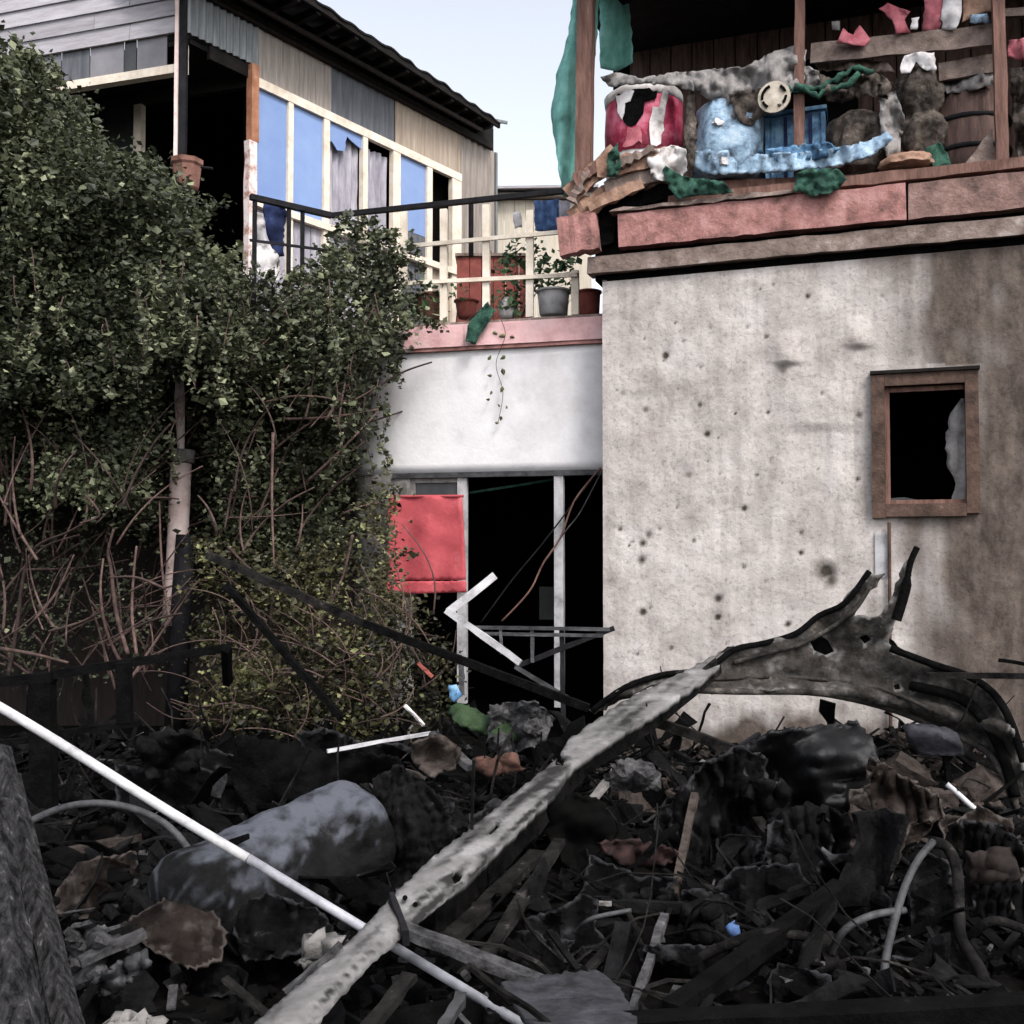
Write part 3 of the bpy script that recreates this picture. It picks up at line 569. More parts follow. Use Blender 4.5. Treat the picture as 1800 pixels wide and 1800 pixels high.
put(MB().lathe(c, [(.24, 0), (.28, .03), (.3, .3), (.28, .66), (.24, .7)], 24, wob=.05), 'body', m_backboard, t_, smooth=True)
for z in (.2, .42): put(MB().lathe(c+Vector((0, 0, z)), [(.295, 0), (.31, .01), (.31, .03), (.295, .04)], 24, wob=.05), 'hoop', m_dmetal, t_, smooth=True)
put_s = sheet([(1695, 290), (1745, 225), (1750, 292)], lambda x, y: RW.at(x, y, -.06), .02, 12); tag(put(put_s, 'leaning_board', m_duskplank), 'triangular board scrap leaning at the foot of the right-hand post', 'board')
tag(put(sheet([(1470, 75), (1482, 50), (1500, 62), (1512, 45), (1530, 70), (1520, 82)], clothpos(RW, -.08, .05), .012, 9, seed=8), 'pink_cloth', m_pinkcloth, smooth=True), 'small pink rag heap on the left of the shelf board', 'cloth')
tag(put(sheet([(1545, 15), (1560, 5), (1600, 20), (1590, 35), (1600, 58), (1575, 60), (1568, 35)], clothpos(RW, -.1, .05), .012, 9, seed=9), 'pink_cloth', m_pinkcloth, smooth=True), 'thin pink strip dangling in the middle bay', 'cloth')
tag(put(sheet([(1622, 55), (1628, -30), (1662, -30), (1660, 30), (1650, 55)], clothpos(RW, -.12, .05), .012, 9, seed=10), 'pink_cloth', m_pinkcloth, smooth=True), 'rose garment hanging above the shelf board', 'garment')
tag(put(sheet([(1655, 50), (1658, -30), (1690, -30), (1688, 32), (1680, 52)], clothpos(RW, -.1, .05), .012, 9, seed=11), 'white_garment', m_whitecloth, smooth=True), 'white garment hanging above the shelf board', 'garment')
tag(put(sheet([(1690, 40), (1694, -30), (1750, -30), (1745, 20), (1720, 25)], clothpos(RW, -.12, .05), .012, 9, seed=12), 'salmon_garment', m_tanwood, smooth=True), 'salmon garment hanging next to the right-hand post', 'garment')
cloth([(1600, 52), (1602, 32), (1616, 30), (1612, 52)], -.05, m_whitecloth, 'white_scrap', 'small white scrap left of the rose garment', 'scrap', amp=.01)
cloth([(1705, 40), (1706, 26), (1735, 24), (1742, 42), (1720, 40)], -.05, m_lightblue, 'pale_scrap', 'pale blue scrap under the salmon garment', 'scrap', amp=.01)
cloth([(1770, 100), (1775, 70), (1800, 66), (1830, 80), (1820, 110), (1790, 105)], -.2, m_pinkcloth, 'red_bundle', 'dull red bundle right of the right-hand post', 'bundle', amp=.08, seed=13)
cloth([(1463, 52), (1462, 38), (1476, 37), (1477, 54)], -.4, m_greycloth, 'tin_scrap', 'tiny pale tin hanging in the dark middle bay', 'tin', amp=.01)

# ---------------------------------------------------------------- centre building
CW = Wall((-.972, 8.75), (.8, 8.277))
ch = thing('terrace_house', (0, 9, 0), 'white plaster house with a pink-edged terrace between bush and damaged house', 'house')
cR = 1.84   # right end in u
# wall path: straight, then curved back at left
path = [CW.pt(cR, 0)]
for k in range(12): path.append(CW.pt(cR-(cR-.08)*(k+1)/12, 0))
r = .75; cc = CW.pt(.08, 0)-CW.n*r
ang0 = math.atan2(CW.n.y, CW.n.x)
for k in range(1, 13):
    a_ = ang0-math.radians(75)*k/12; path.append(cc+Vector((math.cos(a_), math.sin(a_), 0))*r)
zB, zTop = 2.27, 3.28
_, zB = CW.uv(900, 828); _, zTop = CW.uv(900, 612)
def strip(path, z0, z1, th, nzs=14, bulge=0):
    b_ = MB(); n = len(path)
    nr = []
    for i in range(n):
        d = (path[min(i+1, n-1)]-path[max(i-1, 0)]).normalized(); nr.append(Vector((-d.y, d.x, 0)) if Vector((-d.y, d.x, 0)).y < .2 or True else d)
    # orient outward (towards camera)
    nr = [q if q.dot(CW.n) > -.3 and (q.dot(CW.n) > 0) else -q for q in nr]
    for s_ in (0, 1):
        for j in range(nzs+1):
            z = z0+(z1-z0)*j/nzs
            for i in range(n): b_.v.append(path[i]+Vector((0, 0, z))-nr[i]*(th*s_)+nr[i]*(.008*N2(i*.4, z, 2) if not s_ else 0)+nr[i]*bulge*(1-s_))
    A = n*(nzs+1)
    for j in range(nzs):
        for i in range(n-1):
            q = j*n+i; b_.f.append((q, q+n, q+n+1, q+1)); b_.f.append((A+q, A+q+1, A+q+n+1, A+q+n))
    for i in range(n-1):
        b_.f.append((i, i+1, A+i+1, A+i)); q = nzs*n+i; b_.f.append((q, A+q, A+q+1, q+1))
    return b_
put(strip(path, zB, zTop, .14), 'upper_wall', m_whitewall, ch, smooth=True)
# left pier of the lower storey (left of the shutter)
pier = [p for p in path[12:]]
put(strip(pier, 0, zB-.002, .14), 'lower_wall', m_conc, ch, smooth=True)
put(MB().wbox(CW, -.02, .1, 0, zB-.003, -.12, -.005), 'pier', m_conc, ch)
# coping
zc0 = zTop-.002
u7 = CW.uv(700, 600)[0]
for (a0, a1, nm) in ((-.02, .60, 'coping'), (.604, cR, 'coping')):
    put(MB().wbox(CW, a0, a1, zTop+.03, zTop+.215, -.12, .05), nm, m_pink, ch)
put(strip(path, zTop, zTop+.028, .14, 1, .035), 'coping_trim', m_pinkdirty, ch)
put(strip(path[12:], zTop+.03, zTop+.2, .1, 2, .03), 'coping_return', m_pinkdirty, ch)
put(MB().wbox(CW, -.1, cR, zTop+.217, zTop+.24, -.14, .03), 'coping_cap', m_duskplank, ch)
ZF = zTop+.2
fl = MB(); fl.hexa([(-7, 9.05, ZF-.2), (3, 8.45, ZF-.2), (3, 13.2, ZF-.2), (-7, 13.2, ZF-.2), (-7, 9.05, ZF), (3, 8.45, ZF), (3, 13.2, ZF), (-7, 13.2, ZF)])
put(fl, 'terrace_floor', m_conc, ch)
# opening frames
def cu(px, py=950): return CW.uv(px, py)[0]
def cz(py, px=900): return CW.uv(px, py)[1]
put(MB().wbox(CW, cu(690), cR, zB-.045, zB-.003, -.1, .01), 'door_header', m_greymetal, ch)
put(MB().wbox(CW, cu(974), cu(990), .3, zB-.047, -.06, .0), 'door_post', m_dullwhite, ch)
put(MB().wbox(CW, cu(803), cu(819), .3, zB-.047, -.06, -.01), 'door_post', m_dullwhite, ch)
put(MB().wbox(CW, cu(1066), cu(1071), .3, zB-.047, -.05, -.01), 'door_post', m_dullwhite, ch)
put(MB().wbox(CW, cu(700), cu(728), cz(1050), zB-.047, -.06, -.02), 'transom_jamb', m_conc, ch)
put(MB().wbox(CW, cu(728), cu(803), cz(846), zB-.047, -.06, -.02), 'transom_head', m_conc, ch)
put(MB().wbox(CW, cu(729), cu(802), cz(872), cz(847), -.05, -.035), 'transom_pane', m_darkglass, ch)
def rcp(x, y): return CW.at(x, y, .05+.012*math.sin(x*.09+.01*y)+.012*N2(x, y, .03))
rdc = thing('red_cloth', CW.at(750, 1044, .05), 'bright red cloth hanging over the left part of the doorway', 'cloth')
put(sheet([(682, 880), (684, 871), (812, 871), (816, 940), (819, 1019), (682, 1021)], rcp, .008, 7, jit=.6, seed=3), 'upper_cloth', m_red, rdc, smooth=True)
put(sheet([(681, 1022.5), (819.5, 1020.5), (821, 1041), (680, 1045)], lambda x, y: rcp(x, y)+CW.n*.012, .008, 6, jit=.6, seed=4), 'hem', m_red, rdc, smooth=True)
put(MB().tube([CW.at(680, 873, .05), CW.at(815, 872, .05)], .012, 8), 'hanging_rod', m_red, rdc)
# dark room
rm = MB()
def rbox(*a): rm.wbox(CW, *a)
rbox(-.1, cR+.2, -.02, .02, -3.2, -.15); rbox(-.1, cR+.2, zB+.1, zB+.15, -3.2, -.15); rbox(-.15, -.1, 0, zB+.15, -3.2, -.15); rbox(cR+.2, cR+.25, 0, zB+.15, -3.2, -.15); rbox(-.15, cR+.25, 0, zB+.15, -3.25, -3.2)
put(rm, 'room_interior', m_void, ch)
# fallen bits in the dark room
tag(put(MB().wbox(CW, cu(925), cu(972), cz(1095), cz(1035), -.5, -.46), 'leaning_sheet', m_darkgreen), 'dim dark panel standing inside the black doorway behind the post', 'panel')
# cables
def curve(pts, n=8):
    out = []; Pn = [Vector(p) for p in pts]
    for i in range(len(Pn)-1):
        p0 = Pn[max(i-1, 0)]; p1 = Pn[i]; p2 = Pn[i+1]; p3 = Pn[min(i+2, len(Pn)-1)]
        for k in range(n):
            t = k/n; out.append(.5*((2*p1)+(-p0+p2)*t+(2*p0-5*p1+4*p2-p3)*t*t+(-p0+3*p1-3*p2+p3)*t**3))
    out.append(Pn[-1]); return out
for (pl, m, r_, lab) in (([(1056, 822), (1010, 880), (985, 945), (955, 990), (930, 1040), (882, 1092)], m_brown, .008, 'brown cable hanging diagonally in front of the black doorway'),
                    ([(1050, 830), (1000, 895), (950, 960), (900, 1020), (845, 1095)], m_dmetal, .007, 'thin black cable left of the brown one in the doorway'),
                    ([(1060, 824), (1020, 900), (993, 935), (960, 985)], m_greymetal, .006, 'short grey cable beside the white door post')):
    tag(put(MB().tube(curve([CW.at(x, y, .06) for x, y in pl], 6), r_, 6), 'hanging_cable', m, smooth=True), lab, 'cable')
tag(put(MB().tube([CW.at(815, 868, -.2), CW.at(930, 850, -.2), CW.at(1050, 828, -.15)], .012, 6), 'green_line', m_rope), 'green cord stretched under the lintel inside the doorway', 'cord')

# hanging vine with single leaves on the white wall
hv = thing('hanging_vine', CW.at(875, 745, .05), 'thin vine with a few separate leaves trailing down the white wall', 'vine')
put(MB().tube(curve([CW.at(880, 560, .1), CW.at(888, 590, .08), CW.at(872, 640, .06), CW.at(884, 690, .05), CW.at(875, 745, .04)], 6), .0025, 5), 'stem', m_bark, hv)
m_vl = mat('vine_leaf', (.06, .07, .035), (.14, .15, .07), 12, .7, .2, c3=(.2, .2, .12), rand=.4)
for (x, y, s_) in ((883, 590, 10), (860, 629, 8), (884, 628, 9), (884, 653, 10), (861, 660, 7), (882, 684, 9), (863, 690, 6), (858, 702, 6), (877, 713, 5), (890, 716, 5), (880, 735, 7), (873, 743, 6), (900, 592, 7), (870, 585, 8)):
    c = CW.at(x, y, .06); a_ = random.uniform(0, 6.28); w = s_*8.5/F*.62
    d1 = CW.d*math.cos(a_)+Vector((0, 0, math.sin(a_))); d2 = CW.d*-math.sin(a_)+Vector((0, 0, math.cos(a_)))
    b_ = MB(); b_.v = [c-d1*w, c-d1*w*.3+d2*w*.7-CW.n*.01, c+d1*w*.5+d2*w*.5-CW.n*.01, c+d1*w*1.2, c+d1*w*.5-d2*w*.5-CW.n*.01, c-d1*w*.3-d2*w*.7-CW.n*.01, c+CW.n*.006]
    b_.f = [(6, i, (i+1) % 6) for i in range(6)]
    put(b_, 'leaf', m_vl, hv)

# cream lattice fence
cf = thing('lattice_fence', CW.pt(.8, ZF, 0), 'cream wooden lattice railing along the terrace edge', 'railing')
def cpost(x, y0, y1, w=13):
    u, z0 = CW.uv(x, y0); _, z1 = CW.uv(x, y1); h = w/F*8.5/2
    put(MB().beam(CW.pt(u, z0, -.03), CW.pt(u, z1, -.03), h*2, .035, up=CW.n, n=5, jit=.0015), 'post', m_cream, cf)
for a_ in ((635, 452, 384), (707, 506, 362), (778, 562, 366), (853, 556, 358), (930, 556, 368), (1010, 552, 474)): cpost(*a_)
def crail(x0, y0, x1, y1): put(MB().beam(CW.at(x0, y0, .0), CW.at(x1, y1, .0), .022, .034, n=8, jit=.0015), 'rail', m_cream, cf)
crail(638, 440, 985, 408); crail(708, 498, 1012, 483)
crail(985, 484, 1015, 482.5)
# dark metal railing
A, Bc, Cc = P(440, 346, 8.33), P(583, 379, 8.75), P(990, 336, 8.15)
mr = thing('metal_railing', Vector((Bc.x, Bc.y, ZF)), 'dark metal handrail bending round the terrace above the bush', 'railing')
put(MB().beam(A, Bc, .05, .045, n=2), 'handrail', m_dmetal, mr); put(MB().beam(Bc, Cc, .045, .04, n=2), 'handrail', m_dmetal, mr)
for (x, y) in ((508, 362), (532, 367), (448, 348)):
    p = P(x, y, 8.33+(x-440)/143*.42); put(MB().beam(p, Vector((p.x, p.y, ZF)), .032, .03, up=(0, 1, 0)), 'baluster', m_dmetal, mr)
put(MB().beam(A+Vector((0, 0, -.36)), P(575, 440, 8.72), .02, .02), 'mid_rail', m_dmetal, mr)
tag(put(MB().tube([P(828, 450, 8.8), P(828, 352, 8.8)], .022, 8), 'iron_post', m_dmetal), 'thin dark iron post behind the lattice railing', 'post')

# ---------------------------------------------------------------- left upper house
LS = Wall((-2.38, 9.4), (-2.38+1.72, 9.4+2.4))
K = Vector((-2.81, 8.8, 0)); FFW = Wall((K.x, K.y), (-4.2, 9.23))
lh = thing('timber_house', (-2.4, 10.5, ZF), 'timber house with blue window panes and dark overhanging roof', 'house')
def lu(px, py=300): return LS.uv(px, py)[0]
uK = lu(325); uE = LS.uv(868, 300)[0]
def corr(w, u0, u1, z0, z1, off, amp, per, name, m, nzs=2, sharp=False):
    n = int((u1-u0)/per*6)+1; b_ = MB()
    for s_ in (0, 1):
        for j in (0, 1):
            for i in range(n+1):
                u = u0+(u1-u0)*i/n; ph = (u-u0)/per*2*math.pi; g = math.sin(ph) if not sharp else (1 if math.sin(ph) > -.75 else -1)
                b_.v.append(w.pt(u, z1 if j else z0, off+amp*g-.012*s_))
    A_ = 2*(n+1)
    for i in range(n):
        b_.f += [(i, i+1, i+n+2, i+n+1), (A_+i, A_+i+n+1, A_+i+n+2, A_+i+1), (i, A_+i, A_+i+1, i+1), (i+n+1, i+n+2, A_+i+n+2, A_+i+n+1)]
    b_.f += [(0, n+1, A_+n+1, A_), (n, A_+n, A_+2*n+1, 2*n+1)]
    return put(b_, name, m, lh)
ZW = 6.45
corr(LS, uK, lu(450)-.003, 6.08, ZW, .02, .012, .075, 'corrugated_panel', m_corr)
corr(LS, lu(450), lu(580)-.004, 5.975, ZW, .012, .004, .11, 'plywood_panel', m_ply, sharp=True)
corr(LS, lu(580), lu(693)-.004, 5.975, ZW, .006, .005, .14, 'slate_panel', m_darkpanel, sharp=True)
corr(LS, lu(693), lu(808)-.004, 5.975, ZW, .012, .004, .16, 'plywood_panel', m_plywarm, sharp=True)
corr(LS, lu(809), uE, ZF, ZW, .01, .012, .12, 'corrugated_panel', m_ply)
put(MB().wbox(LS, uE+.004, uE+.04, ZF, ZW, -.03, .03), 'corner_trim', m_corr, lh)
put(MB().wbox(LS, uK+.25, lu(452), 5.95, 6.075, -.04, .0), 'soffit_edge', m_roof, lh)
# frame members
put(MB().wbox(LS, lu(447), lu(808), 5.885, 5.972, -.02, .035), 'head_rail', m_cream, lh)
ZS = 4.83
put(MB().wbox(LS, lu(447), lu(800), ZS-.07, ZS-.002, -.02, .05), 'sill_rail', m_cream, lh)
panes = [(449, 503, 'blue'), (512, 566, 'blue'), (576, 635, 'curt'), (643, 688, 'curt'), (701, 748, 'blue'), (757, 792, 'dark')]
muls = [(503, 512), (566, 576), (635, 643), (688, 701), (748, 757), (792, 808)]
for (x0, x1) in muls: put(MB().wbox(LS, lu(x0), lu(x1), ZF+.02, 5.883, -.03, .03), 'mullion', m_cream, lh)
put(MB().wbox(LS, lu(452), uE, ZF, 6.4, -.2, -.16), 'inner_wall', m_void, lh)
def curtain(x0, x1, z0, z1, off, m, amp=.018, per=.09, name='curtain'):
    u0, u1 = lu(x0), lu(x1); n = 26; b_ = MB(); rows = 10
    for j in range(rows+1):
        z = z0+(z1-z0)*j/rows
        for i in range(n+1):
            u = u0+(u1-u0)*i/n; b_.v.append(LS.pt(u, z+(.03*N2(u, z, 9) if j == rows else 0), off+amp*math.sin(u/per*6.28+.8*N2(u, z, 2))+.01*N2(u, z, 5)))
    for j in range(rows):
        for i in range(n): q = j*(n+1)+i; b_.f.append((q, q+1, q+n+2, q+n+1))
    return put(b_, name, m, lh, smooth=True)
for (x0, x1, k) in panes:
    if k == 'blue': put(MB().wbox(LS, lu(x0)+.003, lu(x1)-.003, ZS if x0 < 690 else ZS+.25, 5.88, -.012, .0), 'blue_pane', m_blue, lh)
    elif k == 'curt': curtain(x0, x1, ZS-.5, 5.82, -.06, m_curtain)
    if x0 >= 690 and k == 'blue':
        put(MB().wbox(LS, lu(x0)+.003, lu(x1)-.003, ZS+.003, ZS+.245, -.012, .0), 'dark_pane', m_darkpanel, lh)
put(sheet([(576, 212), (635, 240), (634, 262), (622, 252), (610, 240), (604, 266), (592, 264), (582, 248), (577, 250)], lambda x, y: LS.at(x, y, .0), .01, 8, seed=2), 'torn_blue_pane', m_blue, lh)
# lower wall under sill
for (x0, x1, m) in ((449, 503, m_curtain), (512, 566, m_curtain), (576, 635, m_curtain), (643, 688, m_curtain), (701, 748, m_darkpanel), (757, 792, m_plywarm)):
    u0, u1 = lu(x0), lu(x1); k = 3
    for i in range(k):
        put(MB().wbox(LS, u0+(u1-u0)*i/k+.004, u0+(u1-u0)*(i+1)/k-.004, ZF, ZS-.075, -.03, -.008-.004*(i % 2)), 'wall_board', m, lh)
# leaves / reflection, dark interior of last opening handled by inner wall
# corner post
put(MB().beam(LS.pt(lu(441), 6.07, .02), LS.pt(lu(441), 5.35, .02), .085, .075, up=LS.n, n=6, jit=.002), 'corner_post', m_orange, lh)
put(MB().beam(LS.pt(lu(438), 5.345, .02), LS.pt(lu(438), ZF, .02), .09, .075, up=LS.n, n=10, jit=.006), 'corner_post', m_peel, lh)
# roof: corrugated sheet, dark underside
e0, e1 = P(560, 0, 9.35), P(882, 214, 12.05); ed = (e1-e0)
e00 = e0-ed*.45; n = 90; per = 8
rf = MB(); back = Vector((-2.6, 1.85, .75))
for s_ in (0, 1):
    for j in range(2):
        for i in range(n+1):
            k = i/n; p = e00.lerp(e1, k)+(back if j else Vector((0, 0, 0))); p += Vector((0, 0, .012*math.sin(i*1.05)+.02*N2(k*8, 1, 1)-.02*s_)); p += (Vector((.015*N2(k*30, 2, 1), 0, 0)) if not j else Vector((0, 0, 0)))
            rf.v.append(p)
A_ = 2*(n+1)
for i in range(n): rf.f += [(i, i+n+1, i+n+2, i+1), (A_+i, A_+i+1, A_+i+n+2, A_+i+n+1), (i, i+1, A_+i+1, A_+i)]
rf.f += [(n, 2*n+1, A_+2*n+1, A_+n)]
roof = put(rf, 'roof', m_roof, lh)
put(MB().beam(e00+Vector((-.03, 0, -.045)), e1+Vector((-.03, 0, -.045)), .03, .07, n=20, jit=.003), 'fascia_board', m_roof, roof)
for i in range(17):
    k = (i+.5)/17; p = e00.lerp(e1, k)+Vector((-.04, 0, -.07)); 
    put(MB().beam(p, p+Vector((-1.0, .72, -.03)), .05, .08), 'rafter', m_roof, roof)
put(MB().beam(LS.pt(uK-1.5, ZW+.03, .04), LS.pt(uE-.1, ZW+.03, .04), .05, .07, n=10, jit=.003), 'wall_plate', m_darkbrown, roof)
put(MB().beam(LS.pt(uK-1.5, ZW+.06, .22), LS.pt(uE-.5, ZW+.06, .2), .03, .04, n=10, jit=.003), 'purlin', m_darkbrown, roof)
put(MB().beam(e1+Vector((-.1, -.05, .0)), P(886, 216, 12.0)+Vector((.04, 0, 0)), .03, .03), 'eave_tip', m_corr, roof)
# wall above plate to roof (dark gap)
put(MB().wbox(LS, uK, uE, ZW+.002, ZW+.3, -.03, -.005), 'gable_infill', m_roof, lh)
# front facade
def fu(px, py=60): return FFW.uv(px, py)[0]
FL = 5.6
for i in range(8):
    z0 = 6.12+i*.155
    cuts = [0.02, 1.0 if i % 2 else .62, 2.4, 3.9 if i % 2 else 4.3, FL]
    for j in range(4):
        b_ = MB(); a0, a1 = cuts[j]+.003, cuts[j+1]-.003
        b_.hexa([FFW.pt(a0, z0, 0), FFW.pt(a1, z0, 0), FFW.pt(a1, z0, .022), FFW.pt(a0, z0, .022), FFW.pt(a0, z0+.152, 0), FFW.pt(a1, z0+.152, 0), FFW.pt(a1, z0+.152, .004), FFW.pt(a0, z0+.152, .004)])
        put(b_, 'siding_board', m_siding, lh)
put(MB().wbox(FFW, .05, fu(60), 5.755, 5.83, -.05, .03), 'window_rail', m_cream, lh)
put(MB().wbox(FFW, .05, .13, 5.832, 6.117, -.05, .03), 'window_stile', m_cream, lh)
put(MB().wbox(FFW, fu(62), fu(30, 115), 5.79, 5.9, -.05, .035), 'window_stile', m_cream, lh)
for (x0, x1, m) in ((292, 240, m_glassgrey), (238, 218, m_darkglass), (216, 158, m_glassgrey), (156, 108, m_darkpanel), (106, 62, m_glassgrey)):
    put(MB().wbox(FFW, fu(x0, 80), fu(x1, 80), 5.832, 6.2, -.02, -.01), 'strip_pane', m, lh)
put(MB().wbox(FFW, fu(60, 80), FL, 5.6, 6.117, -.03, -.005), 'dark_board', m_darkgreen, lh)
# soffit and porch
sf = MB(); q0 = FFW.pt(0.02, 0, -.02); q1 = FFW.pt(FL, 0, -.02); q2 = LS.pt(lu(447), 0, -.05); q3 = q2+(q1-q0)
for z in (6.02, 6.06): sf.v += [q+Vector((0, 0, z)) for q in (q0, q2, q3, q1)]
sf.f = [(0, 1, 2, 3), (7, 6, 5, 4), (0, 4, 5, 1), (1, 5, 6, 2), (2, 6, 7, 3), (3, 7, 4, 0)]
put(sf, 'soffit', m_roof, lh)
PW = Wall((q2.x, q2.y), (q3.x, q3.y))
def pu(px, py=220): return PW.uv(px, py)[0]
put(MB().wbox(PW, .03, pu(236), 5.9, 6.04, -.05, .02), 'door_head', m_darkgreen, lh)
put(MB().wbox(PW, pu(250), pu(237), ZF, 5.89, -.05, .02), 'porch_post', m_cream, lh)
put(MB().wbox(PW, pu(235), FL, ZF, 6.03, -.04, -.0), 'green_boards', m_darkgreen, lh)
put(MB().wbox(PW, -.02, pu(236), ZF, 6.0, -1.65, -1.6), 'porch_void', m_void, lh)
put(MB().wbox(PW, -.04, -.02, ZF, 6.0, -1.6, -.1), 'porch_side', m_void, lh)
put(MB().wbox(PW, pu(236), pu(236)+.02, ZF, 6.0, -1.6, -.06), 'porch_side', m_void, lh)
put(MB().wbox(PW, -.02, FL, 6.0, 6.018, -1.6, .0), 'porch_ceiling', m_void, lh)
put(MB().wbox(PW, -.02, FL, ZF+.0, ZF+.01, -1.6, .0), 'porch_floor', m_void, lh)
# lower storey behind the bush
put(MB().hexa([(-9, 9.35, 0), (-1.3, 9.25, 0), (-1.3, 9.4, 0), (-9, 9.5, 0), (-9, 9.35, ZF-.2), (-1.3, 9.25, ZF-.2), (-1.3, 9.4, ZF-.2), (-9, 9.5, ZF-.2)]), 'base_wall', m_darkbrown, lh)

# pole
pk = [P(322, -60, 8.78), P(318, 292, 8.75), P(318, 680, 8.7), P(320, 800, 8.68), P(310, 1000, 8.62), P(298, 1150, 8.55), P(290, 1290, 8.5)]
pl = thing('support_pole', pk[-1], 'tall dark steel pole from the roof corner down through the bush to a pale base', 'pole')
put(MB().beam(pk[0], pk[1], .085, .06, up=(0, 1, 0), n=6, jit=.002), 'upper_shaft', m_dmetal, pl)
put(MB().beam(pk[0]+Vector((-.035, -.04, 0)), pk[1]+Vector((-.035, -.04, 0)), .03, .02, up=(0, 1, 0), n=6, jit=.001), 'pale_edge', m_polew, pl)
put(MB().tube([pk[1], pk[2], pk[3]], .04, 10), 'hidden_shaft', m_dmetal, pl)
put(MB().tube([P(318, 815, 8.6), P(310, 1000, 8.55), P(300, 1100, 8.5)], [.088, .085, .075], 14), 'pale_shaft', m_polew, pl, smooth=True)
put(MB().tube([P(326, 940, 8.47), P(318, 1080, 8.45), P(308, 1290, 8.4)], [.075, .085, .09], 14), 'dark_sleeve', m_dmetal, pl, smooth=True)
put(MB().tube([P(322, 790, 8.6), P(320, 812, 8.6)], .1, 14), 'collar', m_conc, pl)
put(MB().tube([P(316, 660, 8.6), P(316, 700, 8.6), P(318, 790, 8.6)], [.03, .045, .03], 9), 'rusty_spindle', m_peel, pl)
pc = P(328, 335, 8.62)
pot = thing('flower_pot', pc, 'square terracotta pot hooked on the tall steel pole', 'pot')
put(MB().lathe(pc, [(.09, 0), (.105, .02), (.125, .2), (.14, .22), (.14, .26), (.115, .262)], 8), 'body', m_terra, pot)
put(MB().tube([pc+Vector((.12, 0, .2)), pc+Vector((.22, 0, .19))], .012, 6), 'hook', m_dmetal, pot)

# clothes on left railing
cloth([(466, 352), (490, 356), (505, 372), (498, 410), (500, 450), (485, 455), (470, 415), (462, 372)], 0, m_navy, 'navy_garment', 'navy blue garment drying behind the handrail near the corner post', 'garment', w=Wall((-2.1, 8.6), (-1.5, 8.95)), seed=21)
cloth([(440, 440), (470, 425), (490, 450), (495, 492), (470, 495), (445, 480)], .02, m_whitecloth, 'pink_white_cloth', 'pinkish white cloth bundled at the foot of the corner post', 'cloth', w=Wall((-2.1, 8.6), (-1.5, 8.95)), seed=22)
cloth([(448, 372), (462, 375), (470, 440), (452, 440)], .0, m_whitecloth, 'pale_towel', 'pale towel strip between corner post and navy garment', 'towel', w=Wall((-2.1, 8.6), (-1.5, 8.95)), seed=23)
# ---------------------------------------------------------------- back house
BWp = Wall((-.9, 12.65), (1.6, 12.65))
bh = thing('back_house', (.3, 12.8, ZF), 'small cream board outbuilding with a flat grey roof at the far end of the terrace', 'house')
def bu(px): return BWp.uv(px, 400)[0]
def bz(py): return BWp.uv(900, py)[1]
for i, (x0, x1, m) in enumerate([(800, 814, m_plywarm), (814, 828, m_creamwall), (834, 848, m_plywarm), (848, 886, m_creamwall), (886, 905, m_creamwall), (905, 924, m_creamwall), (924, 943, m_creamwall), (943, 962, m_creamwall), (962, 990, m_creamwall), (990, 1040, m_creamwall)]):
    put(MB().wbox(BWp, bu(x0)+.002, bu(x1)-.002, ZF, bz(352), -.03, .002*(i % 3)), 'wall_board', m, bh)
put(MB().wbox(BWp, bu(829), bu(833), ZF, bz(352), -.03, .0), 'gap_post', m_dmetal, bh)
put(MB().wbox(BWp, bu(800), bu(1040), bz(350), bz(344), -.1, .12), 'eave_beam', m_ply, bh)
put(MB().hexa([BWp.pt(bu(808), bz(342), .2), BWp.pt(bu(1050), bz(338), .2), BWp.pt(bu(1050), bz(315), -1.6), BWp.pt(bu(840), bz(315), -1.6), BWp.pt(bu(808), bz(342)+.03, .2), BWp.pt(bu(1050), bz(338)+.03, .2), BWp.pt(bu(1050), bz(315)+.03, -1.6), BWp.pt(bu(840), bz(315)+.03, -1.6)]), 'roof_sheet', m_siding, bh)
# red cabinet
RC = Wall((-.8, 10.9), (1.2, 10.9))
rc = thing('red_cupboard', (.1, 10.9, ZF), 'faded red board cupboard standing behind the lattice railing', 'cupboard')
ru = lambda px: RC.uv(px, 480)[0]
for i, (x0, x1) in enumerate(((803, 825), (826, 846), (847, 867), (868, 888), (889, 912), (913, 935))):
    put(MB().wbox(RC, ru(x0), ru(x1), ZF, RC.uv(900, 452)[1], -.3, .004*(i % 2)), 'board', m_redwood, rc)
put(MB().wbox(RC, ru(800), ru(938), RC.uv(900, 451)[1], RC.uv(900, 446)[1], -.33, .03), 'top', m_duskplank, rc)
# denim on line
BL = Wall((-.8, 9.6), (1.2, 9.6))
cloth([(938, 352), (982, 350), (984, 380), (980, 408), (958, 410), (940, 405)], 0, m_denim, 'blue_trousers', 'blue denim trousers hanging above the right end of the lattice railing', 'trousers', w=BL, seed=24, amp=.03, s=.12)
cloth([(983, 352), (1000, 352), (1002, 400), (984, 400)], 0, m_curtain, 'lilac_shirt', 'lilac shirt hanging right of the denim trousers', 'shirt', w=BL, seed=25, amp=.03)
cloth([(900, 375), (915, 372), (918, 400), (905, 402)], 0, m_whitecloth, 'pink_scrap', 'tiny pale scrap pinned on the cream outbuilding', 'scrap', w=BL, seed=26, amp=.02)
